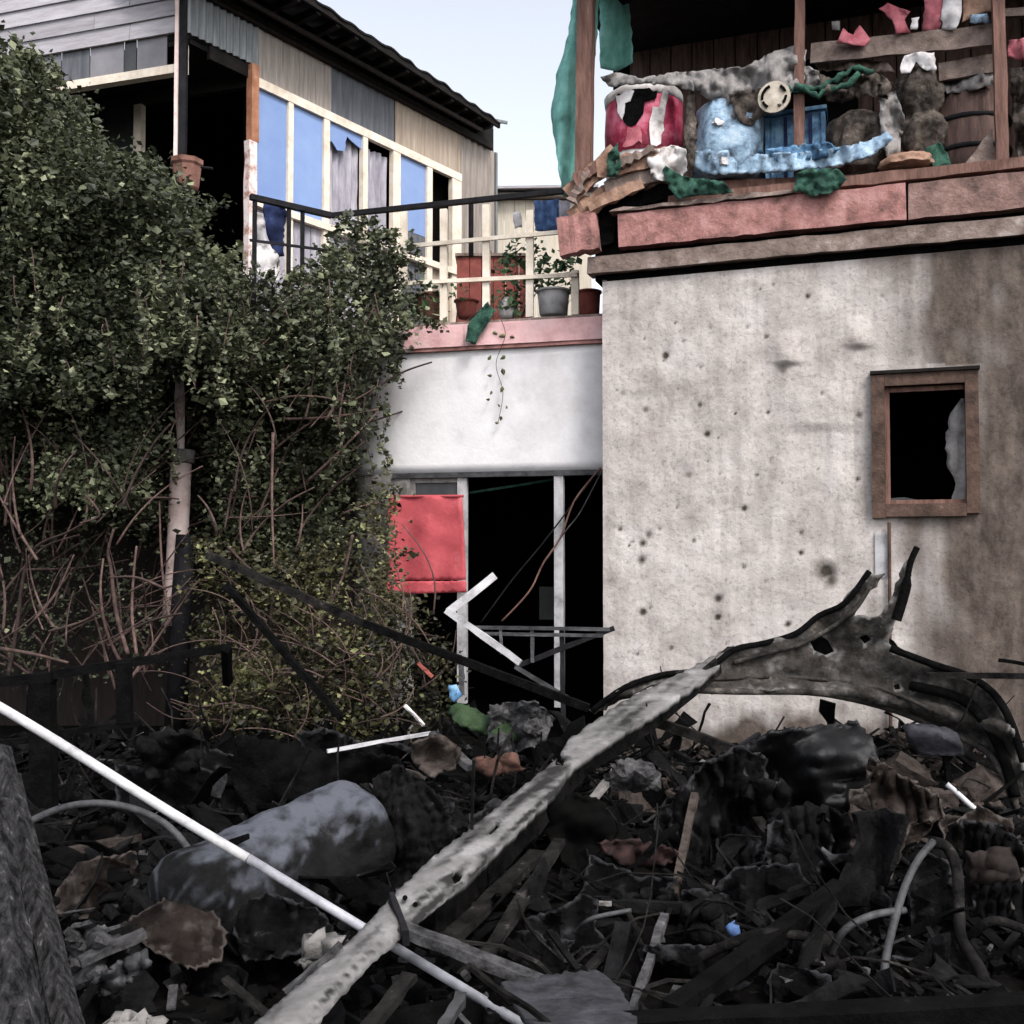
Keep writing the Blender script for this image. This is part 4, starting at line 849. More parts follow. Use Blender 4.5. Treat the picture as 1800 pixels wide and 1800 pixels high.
# bucket and pots on the terrace
def potat(px, py, d, prof, m, name, label, cat, n=20, rim=None, sqx=1):
    p = P(px, py, d); p.z = max(p.z, ZF)
    t_ = thing(name, p, label, cat); put(MB().lathe(p, prof, n, sx=sqx), 'body', m, t_, smooth=True)
    if rim: put(MB().lathe(p+Vector((0, 0, rim[1])), [(rim[0], 0), (rim[0]+.012, .005), (rim[0]+.012, .02), (rim[0], .025)], n, sx=sqx), 'rim', m, t_, smooth=True)
    return t_
potat(973, 556, 8.75, [(.1, 0), (.12, .01), (.14, .22), (.13, .222)], m_whitepipe, 'white_bucket', 'white plastic bucket with a leafy plant on the terrace edge', 'bucket', rim=(.14, .2))
potat(757, 562, 8.9, [(.1, 0), (.12, .02), (.15, .2), (.13, .22)], m_terra, 'flower_pot', 'wide terracotta pot beside the leftmost full lattice post', 'pot', rim=(.15, .18))
potat(820, 560, 8.95, [(.07, 0), (.08, .02), (.1, .16), (.09, .17)], m_redwood, 'flower_pot', 'small brick red pot behind the hanging green leaf', 'pot', rim=(.1, .14))
potat(893, 560, 8.8, [(.06, 0), (.08, .03), (.09, .12), (.05, .18)], m_whitecloth, 'white_jug', 'small pinkish white jug between two lattice posts', 'jug')
potat(1035, 558, 8.62, [(.07, 0), (.09, .02), (.1, .22), (.08, .23)], m_redwood, 'flower_pot', 'dark red pot right of the last short lattice post', 'pot', rim=(.1, .2))
cloth([(818, 600), (822, 572), (840, 548), (858, 530), (868, 545), (862, 562), (846, 585), (836, 606)], .1, m_rope, 'green_leaf_cloth', 'green crumpled plastic strip hanging over the pink coping', 'strip', w=CW, seed=27, amp=.04, s=.05)

# ---------------------------------------------------------------- foliage
def vine(pts, r, j=.0, n=6):
    c_ = curve(pts, n); return MB().tube(c_, [r*(1-.5*i/len(c_)) for i in range(len(c_))], 6)
def leaves_arrays(centers, per, spread, size, tint_mu=.5, tint_sd=.22, flat=.5):
    C_ = np.repeat(np.array(centers), per, axis=0); n = len(C_)
    C_ = C_+rng.normal(0, 1, (n, 3))*spread
    a = rng.normal(0, 1, (n, 3)); a[:, 2] *= flat; a /= np.linalg.norm(a, axis=1)[:, None]
    nrm = rng.normal(0, 1, (n, 3))*.8+np.array([.1, -.5, .7]); b = np.cross(nrm, a); b /= np.linalg.norm(b, axis=1)[:, None]
    c = np.cross(a, b)
    L_ = size*1.15*rng.uniform(.5, 1.0, n)[:, None]*np.where(rng.random(n) < .2, 1.7, 1)[:, None]; w = L_*rng.uniform(.3, .45, n)[:, None]
    V = np.empty((n, 5, 3)); V[:, 0] = C_-a*L_*.5; V[:, 1] = C_+b*w-c*w*.3; V[:, 2] = C_+a*L_*.5; V[:, 3] = C_-b*w-c*w*.3; V[:, 4] = C_
    cn = np.repeat(np.array([N((c_[0]*2.2, c_[1]*2.2, c_[2]*2.2)) for c_ in centers])*.55+rng.normal(0, .08, len(centers)), per)
    tint = np.clip(cn+rng.normal(tint_mu, tint_sd, n)+(rng.random(n) < .06)*.5, 0, 1)  # a few random leaves lightened as painted highlights
    V = V.reshape(-1, 3); i = np.arange(n)*5
    f = np.concatenate([np.stack([i, i+1, i+4], 1), np.stack([i+1, i+2, i+4], 1), np.stack([i+2, i+3, i+4], 1), np.stack([i+3, i, i+4], 1)])
    return V, f, np.repeat(tint, 5)
def leaf_obj(name, centers, per, spread, size, m, parent, **k):
    V, f, t = leaves_arrays(centers, per, spread, size, **k)
    ob = mesh_obj(name, V, f, m, parent, attrs={'tint': t}); ob['kind'] = 'stuff'; return ob
def scatter_poly(poly, n, dfun, thick, avoid=None, gap=.0, gs=.02):
    xs_ = [p[0] for p in poly]; ys_ = [p[1] for p in poly]; out = []
    while len(out) < n:
        x = random.uniform(min(xs_), max(xs_)); y = random.uniform(min(ys_), max(ys_))
        if not inpoly(x, y, poly): continue
        if gap and N2(x, y, gs)+.5*N2(x+99, y, gs*2.5) < gap: 
            if random.random() < .8: continue
        d = dfun(x, y)+random.uniform(0, thick)
        if avoid and avoid(x, y, d): continue
        out.append(P(x, y, d))
    return out
bush_poly = [(-280, 40), (-80, 60), (30, 90), (110, 165), (160, 235), (215, 290), (280, 300), (335, 350), (330, 420), (395, 470), (470, 488), (560, 495), (585, 425), (640, 405), (682, 425), (695, 460), (712, 525), (725, 572), (685, 605), (650, 650), (626, 720), (608, 850), (592, 930), (600, 985), (480, 1000), (380, 960), (330, 900), (240, 900), (100, 880), (-80, 900), (-280, 900)]
avp = lambda x, y, d: (268 < x < 375 and y > 640 and d < 8.95)
random.seed(5)
bush = thing('climbing_bush', (-2.2, 8.2, 0), 'huge dark green climbing bush covering the left side and the terrace corner', 'bush')
dB = lambda x, y: (7.25 if x < 250 else 7.25+min(1, (x-250)/250)*.75)+.45*N2(x, y, .006)+.25*N2(x, y, .02)+(.5 if y > 700 else 0)
cen = scatter_poly(bush_poly, 3900, dB, .75, avp, gap=-.05)
cen += scatter_poly([(250, 640), (400, 640), (400, 960), (250, 960)], 120, lambda x, y: 8.97, .25)
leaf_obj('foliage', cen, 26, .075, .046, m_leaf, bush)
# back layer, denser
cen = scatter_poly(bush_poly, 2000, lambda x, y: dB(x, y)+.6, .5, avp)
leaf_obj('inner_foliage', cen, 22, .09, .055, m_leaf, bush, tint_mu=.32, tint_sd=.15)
# sprigs beyond the outline
spr = []
for (x0, y0, x1, y1, d) in ((320, 360, 400, 355, 7.9), (330, 400, 372, 372, 7.9), (100, 170, 130, 190, 7.4), (600, 400, 612, 378, 8.1), (700, 620, 690, 660, 8.3), (640, 980, 720, 975, 8.0), (560, 480, 590, 440, 8), (640, 700, 655, 760, 8.2), (380, 470, 420, 440, 7.9), (200, 280, 240, 285, 7.5), (640, 880, 700, 860, 8.1), (610, 930, 690, 940, 8), (720, 430, 740, 470, 8.2), (745, 560, 775, 575, 8.3), (690, 640, 700, 668, 8.4), (280, 300, 262, 280, 7.8)):
    a_, b_ = P(x0, y0, d), P(x1, y1, d)
    for k in range(7): spr.append(a_.lerp(b_, k/6))
leaf_obj('sprig_foliage', spr, 9, .03, .05, m_leaf, bush, tint_mu=.62)
# shoots standing out of the crown, each a stem with leaves; hanging tendrils
random.seed(77)
for i in range(70):
    if i < 34:
        k = random.choice([1, 1, 2, 3, 4, 5, 6, 7, 8, 9, 10, 11, 12, 13, 14]); e_ = bush_poly[k+1]; f_ = bush_poly[k+2]; t = random.random()
        x, y = e_[0]+(f_[0]-e_[0])*t, e_[1]+(f_[1]-e_[1])*t; a_ = random.uniform(.2, 2.2) if k < 8 else random.uniform(-.3, 1.6); L_ = random.uniform(25, 60); d0 = dB(x, y)+.2
        pts = [P(x+L_*(q/4-.3)*math.cos(a_), y-L_*(q/4-.3)*math.sin(a_)+6*(q/4)**2, d0-.02*q) for q in range(5)]
    else:
        x, y = random.uniform(0, 680), random.uniform(420, 800); L_ = random.uniform(60, 170); d0 = dB(x, y)-.08
        pts = [P(x+random.uniform(-6, 6)+8*math.sin(q+i), y+L_*q/5, d0-.03*math.sin(q*.6)) for q in range(6)]
    put(vine(pts, .005, n=4), 'shoot', m_bark, bush, smooth=True)
    SH = globals().setdefault('SHC', []); SH += [pts[q].lerp(pts[q+1], f) for q in range(1, len(pts)-1) for f in (0, .33, .66)]
leaf_obj('shoot_foliage', SHC, 4, .022, .05, m_leaf, bush, tint_mu=.7)
# branches in the bush and bare vines at lower left
traced = [([(15, 1185), (30, 1100), (42, 1010), (65, 960), (120, 935), (155, 915)], .016), ([(225, 1150), (205, 1080), (195, 1000), (190, 970), (200, 930)], .017), ([(240, 1150), (232, 1080), (235, 1010), (240, 960)], .014), ([(0, 1050), (40, 1000), (80, 960), (140, 940)], .012),
          ([(60, 1090), (100, 1040), (130, 975)], .012), ([(150, 870), (175, 905), (140, 920)], .012), ([(215, 890), (240, 830), (270, 780), (300, 745)], .012), ([(85, 1110), (150, 1090), (190, 1060), (200, 1010)], .012), ([(290, 1035), (240, 1015), (190, 1015)], .012), ([(0, 1140), (60, 1150), (120, 1165)], .018),
          ([(408, 860), (402, 890), (395, 930)], .012), ([(475, 1090), (480, 1050), (478, 1030)], .015), ([(300, 1100), (285, 1000), (280, 880)], .012), ([(400, 960), (440, 1000), (480, 1020)], .012), ([(480, 760), (478, 880), (482, 1000)], .012), ([(620, 940), (600, 1020), (560, 1100)], .012)]
for pts, r_ in traced:
    d0 = 7.5+random.uniform(-.2, .3); put(vine([P(x, y, d0+.05*math.sin(i)) for i, (x, y) in enumerate(pts)], r_), 'branch', m_bark, bush, smooth=True)
for i in range(185):
    x = random.uniform(-30, 620) if i % 3 else random.uniform(-30, 300); y = random.uniform(850, 1220) if x < 330 else random.uniform(600, 1010)
    L_ = random.uniform(60, 230); a_ = random.gauss(1.3, .6)*random.choice((-1, 1)); d0 = random.uniform(7.5, 8.6)+(.3 if x > 330 else 0); cv = random.uniform(-.5, .5)
    if 262 < x < 365: d0 = 8.9
    pts = [P(x+L_*k/4*math.cos(a_+cv*k/4), y-L_*k/4*abs(math.sin(a_+cv*k/4)), d0+.1*math.sin(k+i)) for k in range(5)]
    put(vine(pts, random.uniform(.005, .014), n=4), 'branch', m_bark, bush, smooth=True)
# sparse leaves at lower left
cen = scatter_poly([(-260, 860), (280, 880), (270, 1180), (-260, 1190)], 320, lambda x, y: 7.9+.3*N2(x, y, .02), .6, None, gap=-.05)
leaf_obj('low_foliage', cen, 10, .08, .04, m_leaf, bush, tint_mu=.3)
# lower shrub right of the pole
shb = thing('low_shrub', P(560, 1290, 7.4), 'straggly yellowish green shrub below the main bush right of the pole', 'shrub')
spoly = [(345, 950), (470, 985), (590, 960), (640, 880), (680, 865), (685, 960), (690, 1040), (770, 1110), (790, 1190), (775, 1260), (690, 1300), (560, 1310), (430, 1300), (350, 1270)]
cen = scatter_poly(spoly, 1000, lambda x, y: 7.55+.3*N2(x, y, .01)+(1100-y)*.0012, .5, None, gap=-.1)
leaf_obj('foliage', cen, 15, .07, .04, m_leaf2, shb, tint_mu=.42)
for i in range(90):
    x = random.uniform(350, 770); y = random.uniform(1080, 1300); L_ = random.uniform(50, 170); a_ = random.uniform(.2, 2.9); d0 = random.uniform(7.0, 7.7)
    put(vine([P(x+L_*k/3*math.cos(a_+.2*k), y-L_*k/3*abs(math.sin(a_+.15*k)), d0) for k in range(4)], random.uniform(.003, .008), n=3), 'twig', m_bark, shb, smooth=True)
# terrace plants
for (lab, pts, per, sz) in (('leafy potted plant climbing the lattice above the white bucket', [(905, 430), (915, 460), (935, 470), (960, 455), (985, 465), (1000, 450), (950, 485), (905, 520), (915, 545), (940, 440), (925, 490), (1005, 470), (900, 490), (880, 470), (895, 450), (950, 500), (980, 495), (1000, 510), (890, 530)], 24, .06),
                       ('dry brownish plant in the wide terracotta pot', [(735, 540), (750, 520), (765, 510), (745, 500), (775, 530), (725, 530)], 12, .05),
                       ('small green plant above the brick red pot', [(800, 520), (815, 510), (870, 540), (880, 520), (860, 560)], 10, .05)):
    p0 = P(pts[0][0], 560, 8.75); p0.z = ZF
    t_ = thing('potted_plant', p0, lab, 'plant')
    leaf_obj('foliage', [P(x, y, 8.72) for x, y in pts], per, .045, sz, m_leaf3, t_, tint_mu=.5)
    for (x, y) in pts[::3]: put(vine([p0, p0.lerp(P(x, y, 8.72), .6)+Vector((.02, 0, .03)), P(x, y, 8.72)], .006, n=4), 'stem', m_bark, t_)

# ---------------------------------------------------------------- wreckage
# main pale channel
ups = [(450, 1810), (560, 1712), (640, 1640), (690, 1585), (760, 1515), (860, 1438), (985, 1335), (1000, 1305), (1090, 1240), (1180, 1195), (1290, 1138)]
lows = [(1295, 1146), (1240, 1196), (1150, 1258), (1085, 1300), (1010, 1350), (975, 1400), (900, 1475), (830, 1545), (760, 1605), (715, 1640), (700, 1655), (640, 1705), (585, 1765), (550, 1810)]
def plank_d(x, y):
    k = (1800-y)/640; return 1/(1/2.6+(1/6.3-1/2.6)*k)
def across(x, y):   # 0 at upper edge .. 1 at lower
    for i in range(len(ups)-1):
        if ups[i][0] <= x <= ups[i+1][0] or i == len(ups)-2:
            a_, b_ = ups[i], ups[i+1]; yy = a_[1]+(b_[1]-a_[1])*(x-a_[0])/(b_[0]-a_[0]); return max(0, min(1, (y-yy)/95))
    return 0
def ppos(x, y):
    t = across(x, y); return P(x, y, plank_d(x, y)+.05*(t-.4)**2*4-.02+.02*N2((x*.75-y*.66)*.15, (x*.66+y*.75), .05)+.01*N2(x, y, .02))
mb = sheet(ups+lows, ppos, .03, 7, holes=[[(790, 1548), (800, 1535), (815, 1540), (806, 1556), (795, 1560)], [(975, 1350), (982, 1330), (996, 1335), (990, 1352)], [(850, 1468), (872, 1450), (880, 1458), (862, 1474)]], seed=31)
pl_ = thing('scorched_beam', P(470, 1800, 2.6), 'long pale scorched channel beam rising diagonally across the debris', 'beam')
dd = []
for v in mb.v:
    q = v-Vector((0, 0, EYE)); q2 = (q.y*math.cos(PT)+q.z*math.sin(PT)); px = 900+F*q.x/q2; py = 900-F*(-q.y*math.sin(PT)+q.z*math.cos(PT))/q2
    al = px*.75-py*.66; ac = px*.66+py*.75
    g = N2(al*.006, ac*.05, 1)*1.0+.7*N2(al*.014+40, ac*.11, 1)+.15*N2(px, py, .06)
    t = across(px, py); k = .0 if t < .75 else .25
    if py > 1330: g += .5*math.exp(-((t-.5-.1*N2(al*.01, 3, 1))/.07)**2)*(.6+N2(al*.02, 7, 1))  # groove of the channel drawn as a darker line
    dd.append(max(0, min(1, g*.95+k+(.0 if py > 1640 or py < 1330 else .16))))
put(mb, 'channel_face', m_pale, pl_, smooth=True, attrs={'dirt_recess': dd})
# dark flange under the beam
fl_ = [P(1290, 1150, 6.25), P(1160, 1262, 5.5), P(1020, 1356, 4.9), P(940, 1455, 4.3), P(850, 1545, 3.85), P(770, 1625, 3.5)]
for i in range(len(fl_)-1): put(MB().beam(fl_[i]+Vector((0, .06, -.0)), fl_[i+1]+Vector((0, .06, -.0)), .035, .09, n=5, jit=.005), 'flange', m_charwood, pl_)
put(MB().beam(P(688, 1580, 3.2), P(712, 1650, 3.0), .02, .05, n=3, jit=.004), 'joint_strap', m_dmetal, pl_)
for (x, y) in ((712, 1578), (730, 1590), (700, 1640)): put(MB().tube([P(x, y, 3.25), P(x, y, 3.17)], .008, 8), 'rivet', m_char, pl_)

# burnt vehicle shell
outl = [(1035, 1248), (1100, 1205), (1170, 1182), (1230, 1178), (1285, 1140), (1345, 1128), (1400, 1112), (1440, 1080), (1480, 1060), (1500, 1035), (1528, 1000), (1532, 1008), (1556, 1008), (1520, 1050), (1500, 1085), (1545, 1082), (1562, 1060), (1590, 990), (1612, 963), (1606, 990), (1590, 1050), (1578, 1080), (1562, 1130), (1572, 1145), (1640, 1165), (1700, 1185), (1745, 1215), (1772, 1260), (1800, 1330), (1815, 1450), (1790, 1450), (1770, 1380), (1740, 1325), (1700, 1300), (1640, 1275), (1580, 1250), (1500, 1228), (1420, 1216), (1300, 1215), (1230, 1218), (1160, 1200), (1080, 1235), (1045, 1255)]
def shd(x, y): return 5.95+.45*math.cos((x-1400)/260)*.6-.45*max(0, (x-1560)/250)**1.3+.09*N2(x, y, .012)+.03*N2(x, y, .05)-.12*math.exp(-((y-(1215 if x < 1500 else 1215+(x-1500)*.25))/14)**2)
m_shell = mat('scorched_steel', (.007, .006, .0055), (.05, .044, .039), 9, .8, 1, c3=(.15, .135, .12), lo=.36, hi=.6, attr=('wear', (.16, .152, .148)), spec=.2)
vs = thing('burnt_vehicle_shell', P(1400, 1290, 5.9), 'arched charred vehicle body shell with torn prongs in front of the plaster wall', 'wreck')
put(sheet(outl, lambda x, y: P(x, y, shd(x, y)), .02, 9, holes=[[(1420, 1125), (1438, 1115), (1455, 1125), (1466, 1145), (1450, 1152), (1430, 1145)], [(1508, 1118), (1524, 1114), (1532, 1124), (1520, 1132)], [(1570, 1205), (1580, 1202), (1582, 1212), (1572, 1214)], [(1600, 1208), (1612, 1206), (1612, 1216), (1602, 1218)]], jit=3.5, seed=41), 'body_panel', m_shell, vs, smooth=True, attrs=None)
put(sheet([(1240, 1190), (1300, 1150), (1400, 1120), (1480, 1085), (1560, 1120), (1640, 1180), (1700, 1215), (1720, 1270), (1640, 1255), (1500, 1215), (1400, 1205)], lambda x, y: P(x, y, shd(x, y)+.14), .015, 12, seed=43), 'dark_backing_panel', m_char, vs)  # dark backing added so the holes in the shell read black
def edge(pts, r, name='rim_strip', m=m_char, par=vs, d0=0):
    return put(MB().tube(curve([P(x, y, shd(x, y)+d0) for x, y in pts], 4), r, 7), name, m, par, smooth=True)
edge([(1040, 1250), (1100, 1208), (1170, 1185), (1240, 1178), (1290, 1142), (1345, 1130), (1400, 1113), (1440, 1082), (1485, 1060), (1528, 1004)], .018, d0=-.02)
edge([(1290, 1165), (1340, 1150), (1400, 1135), (1450, 1110), (1500, 1075), (1530, 1030)], .014, 'crease', m_shell, d0=-.03)
edge([(1180, 1212), (1300, 1216), (1420, 1217), (1500, 1229), (1580, 1251), (1640, 1276), (1700, 1302), (1740, 1327), (1775, 1385), (1795, 1450)], .02, m=m_shell, d0=-.03)
edge([(1565, 1140), (1640, 1168), (1700, 1188), (1745, 1218), (1775, 1265), (1800, 1340)], .022, d0=-.05)
edge([(1600, 1205), (1680, 1225), (1725, 1260), (1760, 1320), (1785, 1400)], .03, 'fold', m_char, d0=-.05)
edge([(1240, 1195), (1340, 1190), (1450, 1195), (1560, 1215), (1640, 1250)], .012, 'crease', m_shell, d0=-.03)
put(MB().tube(curve([P(1575, 1090, 5.8), P(1590, 1040, 5.8), P(1600, 990, 5.8), P(1612, 962, 5.8)], 4), [.03]*6+[.018]*7, 7), 'prong', m_char, vs)
# seat
sp = P(1650, 1325, 5.4)
tag(put(sheet([(1590, 1280), (1600, 1272), (1650, 1282), (1688, 1300), (1690, 1318), (1665, 1328), (1620, 1322), (1595, 1302)], lambda x, y: P(x, y, 5.35+.04*math.sin((y-1300)/14)), .09, 8, seed=42), 'vehicle_saddle', mat('dusty_vinyl', (.012, .012, .016), (.04, .038, .048), 9, .7, .5, c3=(.085, .08, .1)), smooth=True), 'dusty purple-grey burnt saddle under the arch of the vehicle shell', 'seat')
tag(put(MB().beam(P(1662, 1325, 5.4), P(1668, 1375, 5.4), .03, .03), 'saddle_stem', m_char), 'short black stem below the burnt saddle', 'rod')
# generic bars
def bar(x0, y0, d0, x1, y1, d1, w, t, m, name, label, cat, tube=False, n=6, jit=.004, group=None, up=(0, 0, 1)):
    a_, b_ = P(x0, y0, d0), P(x1, y1, d1)
    mb_ = MB().tube([a_.lerp(b_, i/n)+Vector((0, 0, jit*N2(i, x0, 1.3))) for i in range(n+1)], w/2, 10) if tube else MB().beam(a_, b_, w, t, n=n, jit=jit, up=up)
    return tag(put(mb_, name, m, smooth=tube), label, cat, group)
wp = thing('white_pole', P(640, 1630, 3.25), 'long thin white plastic pole sloping down from the left edge', 'pole')
a_, b_ = P(-60, 1208, 3.35), P(435, 1508, 3.22); c2 = P(980, 1838, 3.05)
put(MB().tube([a_.lerp(b_, i/12)+Vector((0, 0, .004*math.sin(i*.5))) for i in range(13)], .0155, 14), 'upper_length', m_whitepipe, wp, smooth=True)
put(MB().tube([b_.lerp(c2, .004+i/10*.996) for i in range(11)], .0148, 14), 'lower_length', mat('greyed_plastic', (.12, .12, .135), (.32, .32, .35), 6, .5, .2, c3=(.42, .42, .45), lo=.3, hi=.55), wp, smooth=True)
bar(1664, 1378, 5.2, 1742, 1448, 5.1, .028, .028, m_whitepipe, 'white_rod', 'short bright white rod leaning below the burnt saddle', 'rod', tube=True)
bar(575, 1320, 5.0, 758, 1288, 5.2, .022, .015, m_dullwhite, 'white_strip', 'flat whitish strip lying level left of the green debris', 'strip')
bar(870, 1012, 7.1, 788, 1076, 7.0, .055, .03, m_dullwhite, 'white_board', 'short white board standing slanted in the doorway', 'board', up=(0, 1, 0), n=2, jit=.002)
bar(785, 1072, 6.98, 915, 1165, 6.8, .045, .03, m_dullwhite, 'white_board', 'second white board leaning down from the first in front of the doorway', 'board', up=(0, 1, 0))
# doorway railing
dr = thing('bent_railing', P(950, 1220, 7.6), 'bent grey metal railing across the foot of the doorway', 'railing')
for (x0, y0, x1, y1, w) in ((828, 1103, 1072, 1106, .03), (850, 1114, 1060, 1117, .02), (905, 1172, 1080, 1104, .035), (988, 1108, 990, 1260, .035), (935, 1108, 936, 1165, .025), (810, 1165, 812, 1222, .04), (880, 1104, 882, 1150, .02), (1020, 1240, 905, 1172, .03)):
    put(MB().beam(P(x0, y0, 7.55), P(x1, y1, 7.5), w, .025, up=(0, 1, 0) if abs(y1-y0) > 20 else (0, 0, 1), n=4, jit=.003), 'bar', m_greymetal if w != .035 else m_dmetal, dr)
bar(365, 975, 6.9, 640, 1096, 6.8, .055, .05, m_charwood, 'charred_pole', 'long black pole sloping across the shrub from beside the support pole', 'pole', n=10)
bar(640, 1096, 6.8, 1035, 1245, 6.5, .05, .05, m_char, 'charred_pole', 'black pole continuing the slope in front of the doorway', 'pole', n=10)
bar(398, 1030, 6.7, 600, 1262, 6.5, .045, .04, m_char, 'charred_stick', 'thin black stick slanting steeply through the low shrub', 'stick', n=8)
# left rail
lr = thing('black_fence', P(80, 1400, 5.0), 'low black metal fence with square posts at the left', 'fence')
for (x0, y0, x1, y1, w, t_) in ((-60, 1203, 95, 1190, .08, .05), (90, 1186, 405, 1138, .045, .03), (75, 1192, 78, 1480, .11, .08), (217, 1165, 220, 1270, .07, .05), (398, 1140, 400, 1200, .04, .04), (95, 1290, 245, 1270, .04, .03), (-60, 1310, 95, 1298, .04, .03)):
    vert = abs(y1-y0) > 40
    put(MB().beam(P(x0, y0, 5.2), P(x1, y1, 5.2+(.5 if x1 > 300 else 0)), w, t_, up=(0, 1, 0) if vert else (0, 0, 1), n=3, jit=.002), 'post' if vert else 'rail', m_char, lr)
# tank
ta, tb = P(295, 1625, 3.5), P(650, 1450, 4.15)
ax = (tb-ta).normalized(); a1_ = ax.cross(Vector((0, 0, 1))).normalized(); a2_ = a1_.cross(ax)
mb = MB(); n = 60; prof = [(-.02, .04), (.0, .12), (.03, .185), (.08, .215)]+[(k, .22) for k in np.linspace(.12, .88, 34)]+[(.92, .215), (.97, .185), (1.0, .12), (1.02, .04)]
Lt = (tb-ta).length; ash = []
for i, (k, r_) in enumerate(prof):
    for j in range(n):
        t = 2*math.pi*j/n; dvec = a1_*math.cos(t)+a2_*math.sin(t); p = ta+ax*Lt*k
        rr = r_*(1+.07*N2(k*3, t, 1)-.12*max(0, N2(k*7+9, t*2, 1)-.1)); dent = math.exp(-((k-.72)/.1)**2-((t-math.radians(75))/.55)**2)*.09 if 0 <= t <= 6.3 else 0
        # dent on the camera side
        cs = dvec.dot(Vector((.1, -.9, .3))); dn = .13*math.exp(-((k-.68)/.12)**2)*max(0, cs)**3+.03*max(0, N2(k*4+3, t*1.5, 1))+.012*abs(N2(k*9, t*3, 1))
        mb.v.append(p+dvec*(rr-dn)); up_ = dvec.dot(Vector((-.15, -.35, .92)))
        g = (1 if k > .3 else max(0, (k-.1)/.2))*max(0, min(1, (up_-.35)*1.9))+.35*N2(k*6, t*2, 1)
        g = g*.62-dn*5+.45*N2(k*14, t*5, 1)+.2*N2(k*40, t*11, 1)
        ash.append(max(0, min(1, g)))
    if i:
        m0 = n*(i-1)
        for j in range(n): mb.f.append((m0+j, m0+(j+1) % n, m0+n+(j+1) % n, m0+n+j))
mb.f.append(tuple(range(n-1, -1, -1))); m0 = n*(len(prof)-1); mb.f.append(tuple(range(m0, m0+n)))
tk = thing('burnt_tank', ta.lerp(tb, .5)-Vector((0, 0, .3)), 'burnt cylindrical tank with pale bluish ash on top lying in the debris', 'tank')
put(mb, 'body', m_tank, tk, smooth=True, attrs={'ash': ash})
put(MB().tube([tb+ax*.02, tb+ax*.1], .05, 12), 'valve_neck', m_char2, tk)
# left log
def log(x0, y0, d0, x1, y1, d1, r0, r1, m, name, label, cat, sd=0):
    a_, b_ = P(x0, y0, d0), P(x1, y1, d1); n1 = 70; nn_ = 36; mb_ = MB(); axd = (b_-a_).normalized(); u_ = axd.cross(Vector((0, 1, 0))).normalized(); w_ = u_.cross(axd)
    for i in range(n1+1):
        k = i/n1; c_ = a_.lerp(b_, k); r = r0+(r1-r0)*k
        for j in range(nn_):
            t = 2*math.pi*j/nn_; rr = r*(1+.22*N((math.cos(t)*1.6+sd, math.sin(t)*1.6, k*1.2))-.28*abs(N((math.cos(t)*4, math.sin(t)*4+sd, k*2.5)))+.08*N((math.cos(t)*9, math.sin(t)*9+sd, k*12)))
            mb_.v.append(c_+(u_*math.cos(t)+w_*math.sin(t))*rr)
        if i:
            m0 = nn_*(i-1)
            for j in range(nn_): mb_.f.append((m0+j, m0+(j+1) % nn_, m0+nn_+(j+1) % nn_, m0+nn_+j))
    mb_.f.append(tuple(range(nn_-1, -1, -1))); m0 = nn_*n1; mb_.f.append(tuple(range(m0, m0+nn_)))
    return tag(put(mb_, name, m, smooth=False), label, cat)
m_logm = mat('grey_charred_wood', (.006, .006, .0065), (.06, .058, .062), 6, .9, 1, c3=(.26, .255, .26), stretch=(7, 7, .5), lo=.4, hi=.6, spec=.1)
m_split = mat('split_grey_timber', (.006, .006, .006), (.055, .053, .056), 3, .9, .8, c3=(.2, .195, .2), stretch=(26, 26, 1.6), lo=.38, hi=.6, spec=.1)
lg = thing('charred_log', P(80, 1800, 2.3), 'split grey charred timber leaning at the left edge of the debris', 'timber')
for q, (x0, y0, x1, y1, w_, dz) in enumerate([(2, 1315, 122, 1835, .03, 0), (22, 1360, 142, 1835, .016, .03), (-8, 1340, 96, 1835, .018, .02), (-30, 1480, 40, 1835, .036, .05)]):
    random.seed(q+90); put(MB().beam(P(x0, y0, 2.55+dz), P(x1, y1, 2.18+dz), w_, .035, up=(0, 1, 0), n=14, jit=.0022, taper=1.2), 'split_plank', m_split, lg)
log(-25, 1420, 2.3, 20, 1840, 2.0, .05, .06, m_logm, 'charred_log', 'second darker charred log half out of view at the far left', 'log', 5)
# hose
tag(put(MB().tube(curve([P(x, y, 3.9) for x, y in ((48, 1446), (110, 1420), (175, 1412), (235, 1422), (290, 1448), (330, 1490), (350, 1530))], 6), .014, 8), 'grey_hose', m_greymetal, smooth=True), 'arched grey hose beneath the white pole', 'hose')
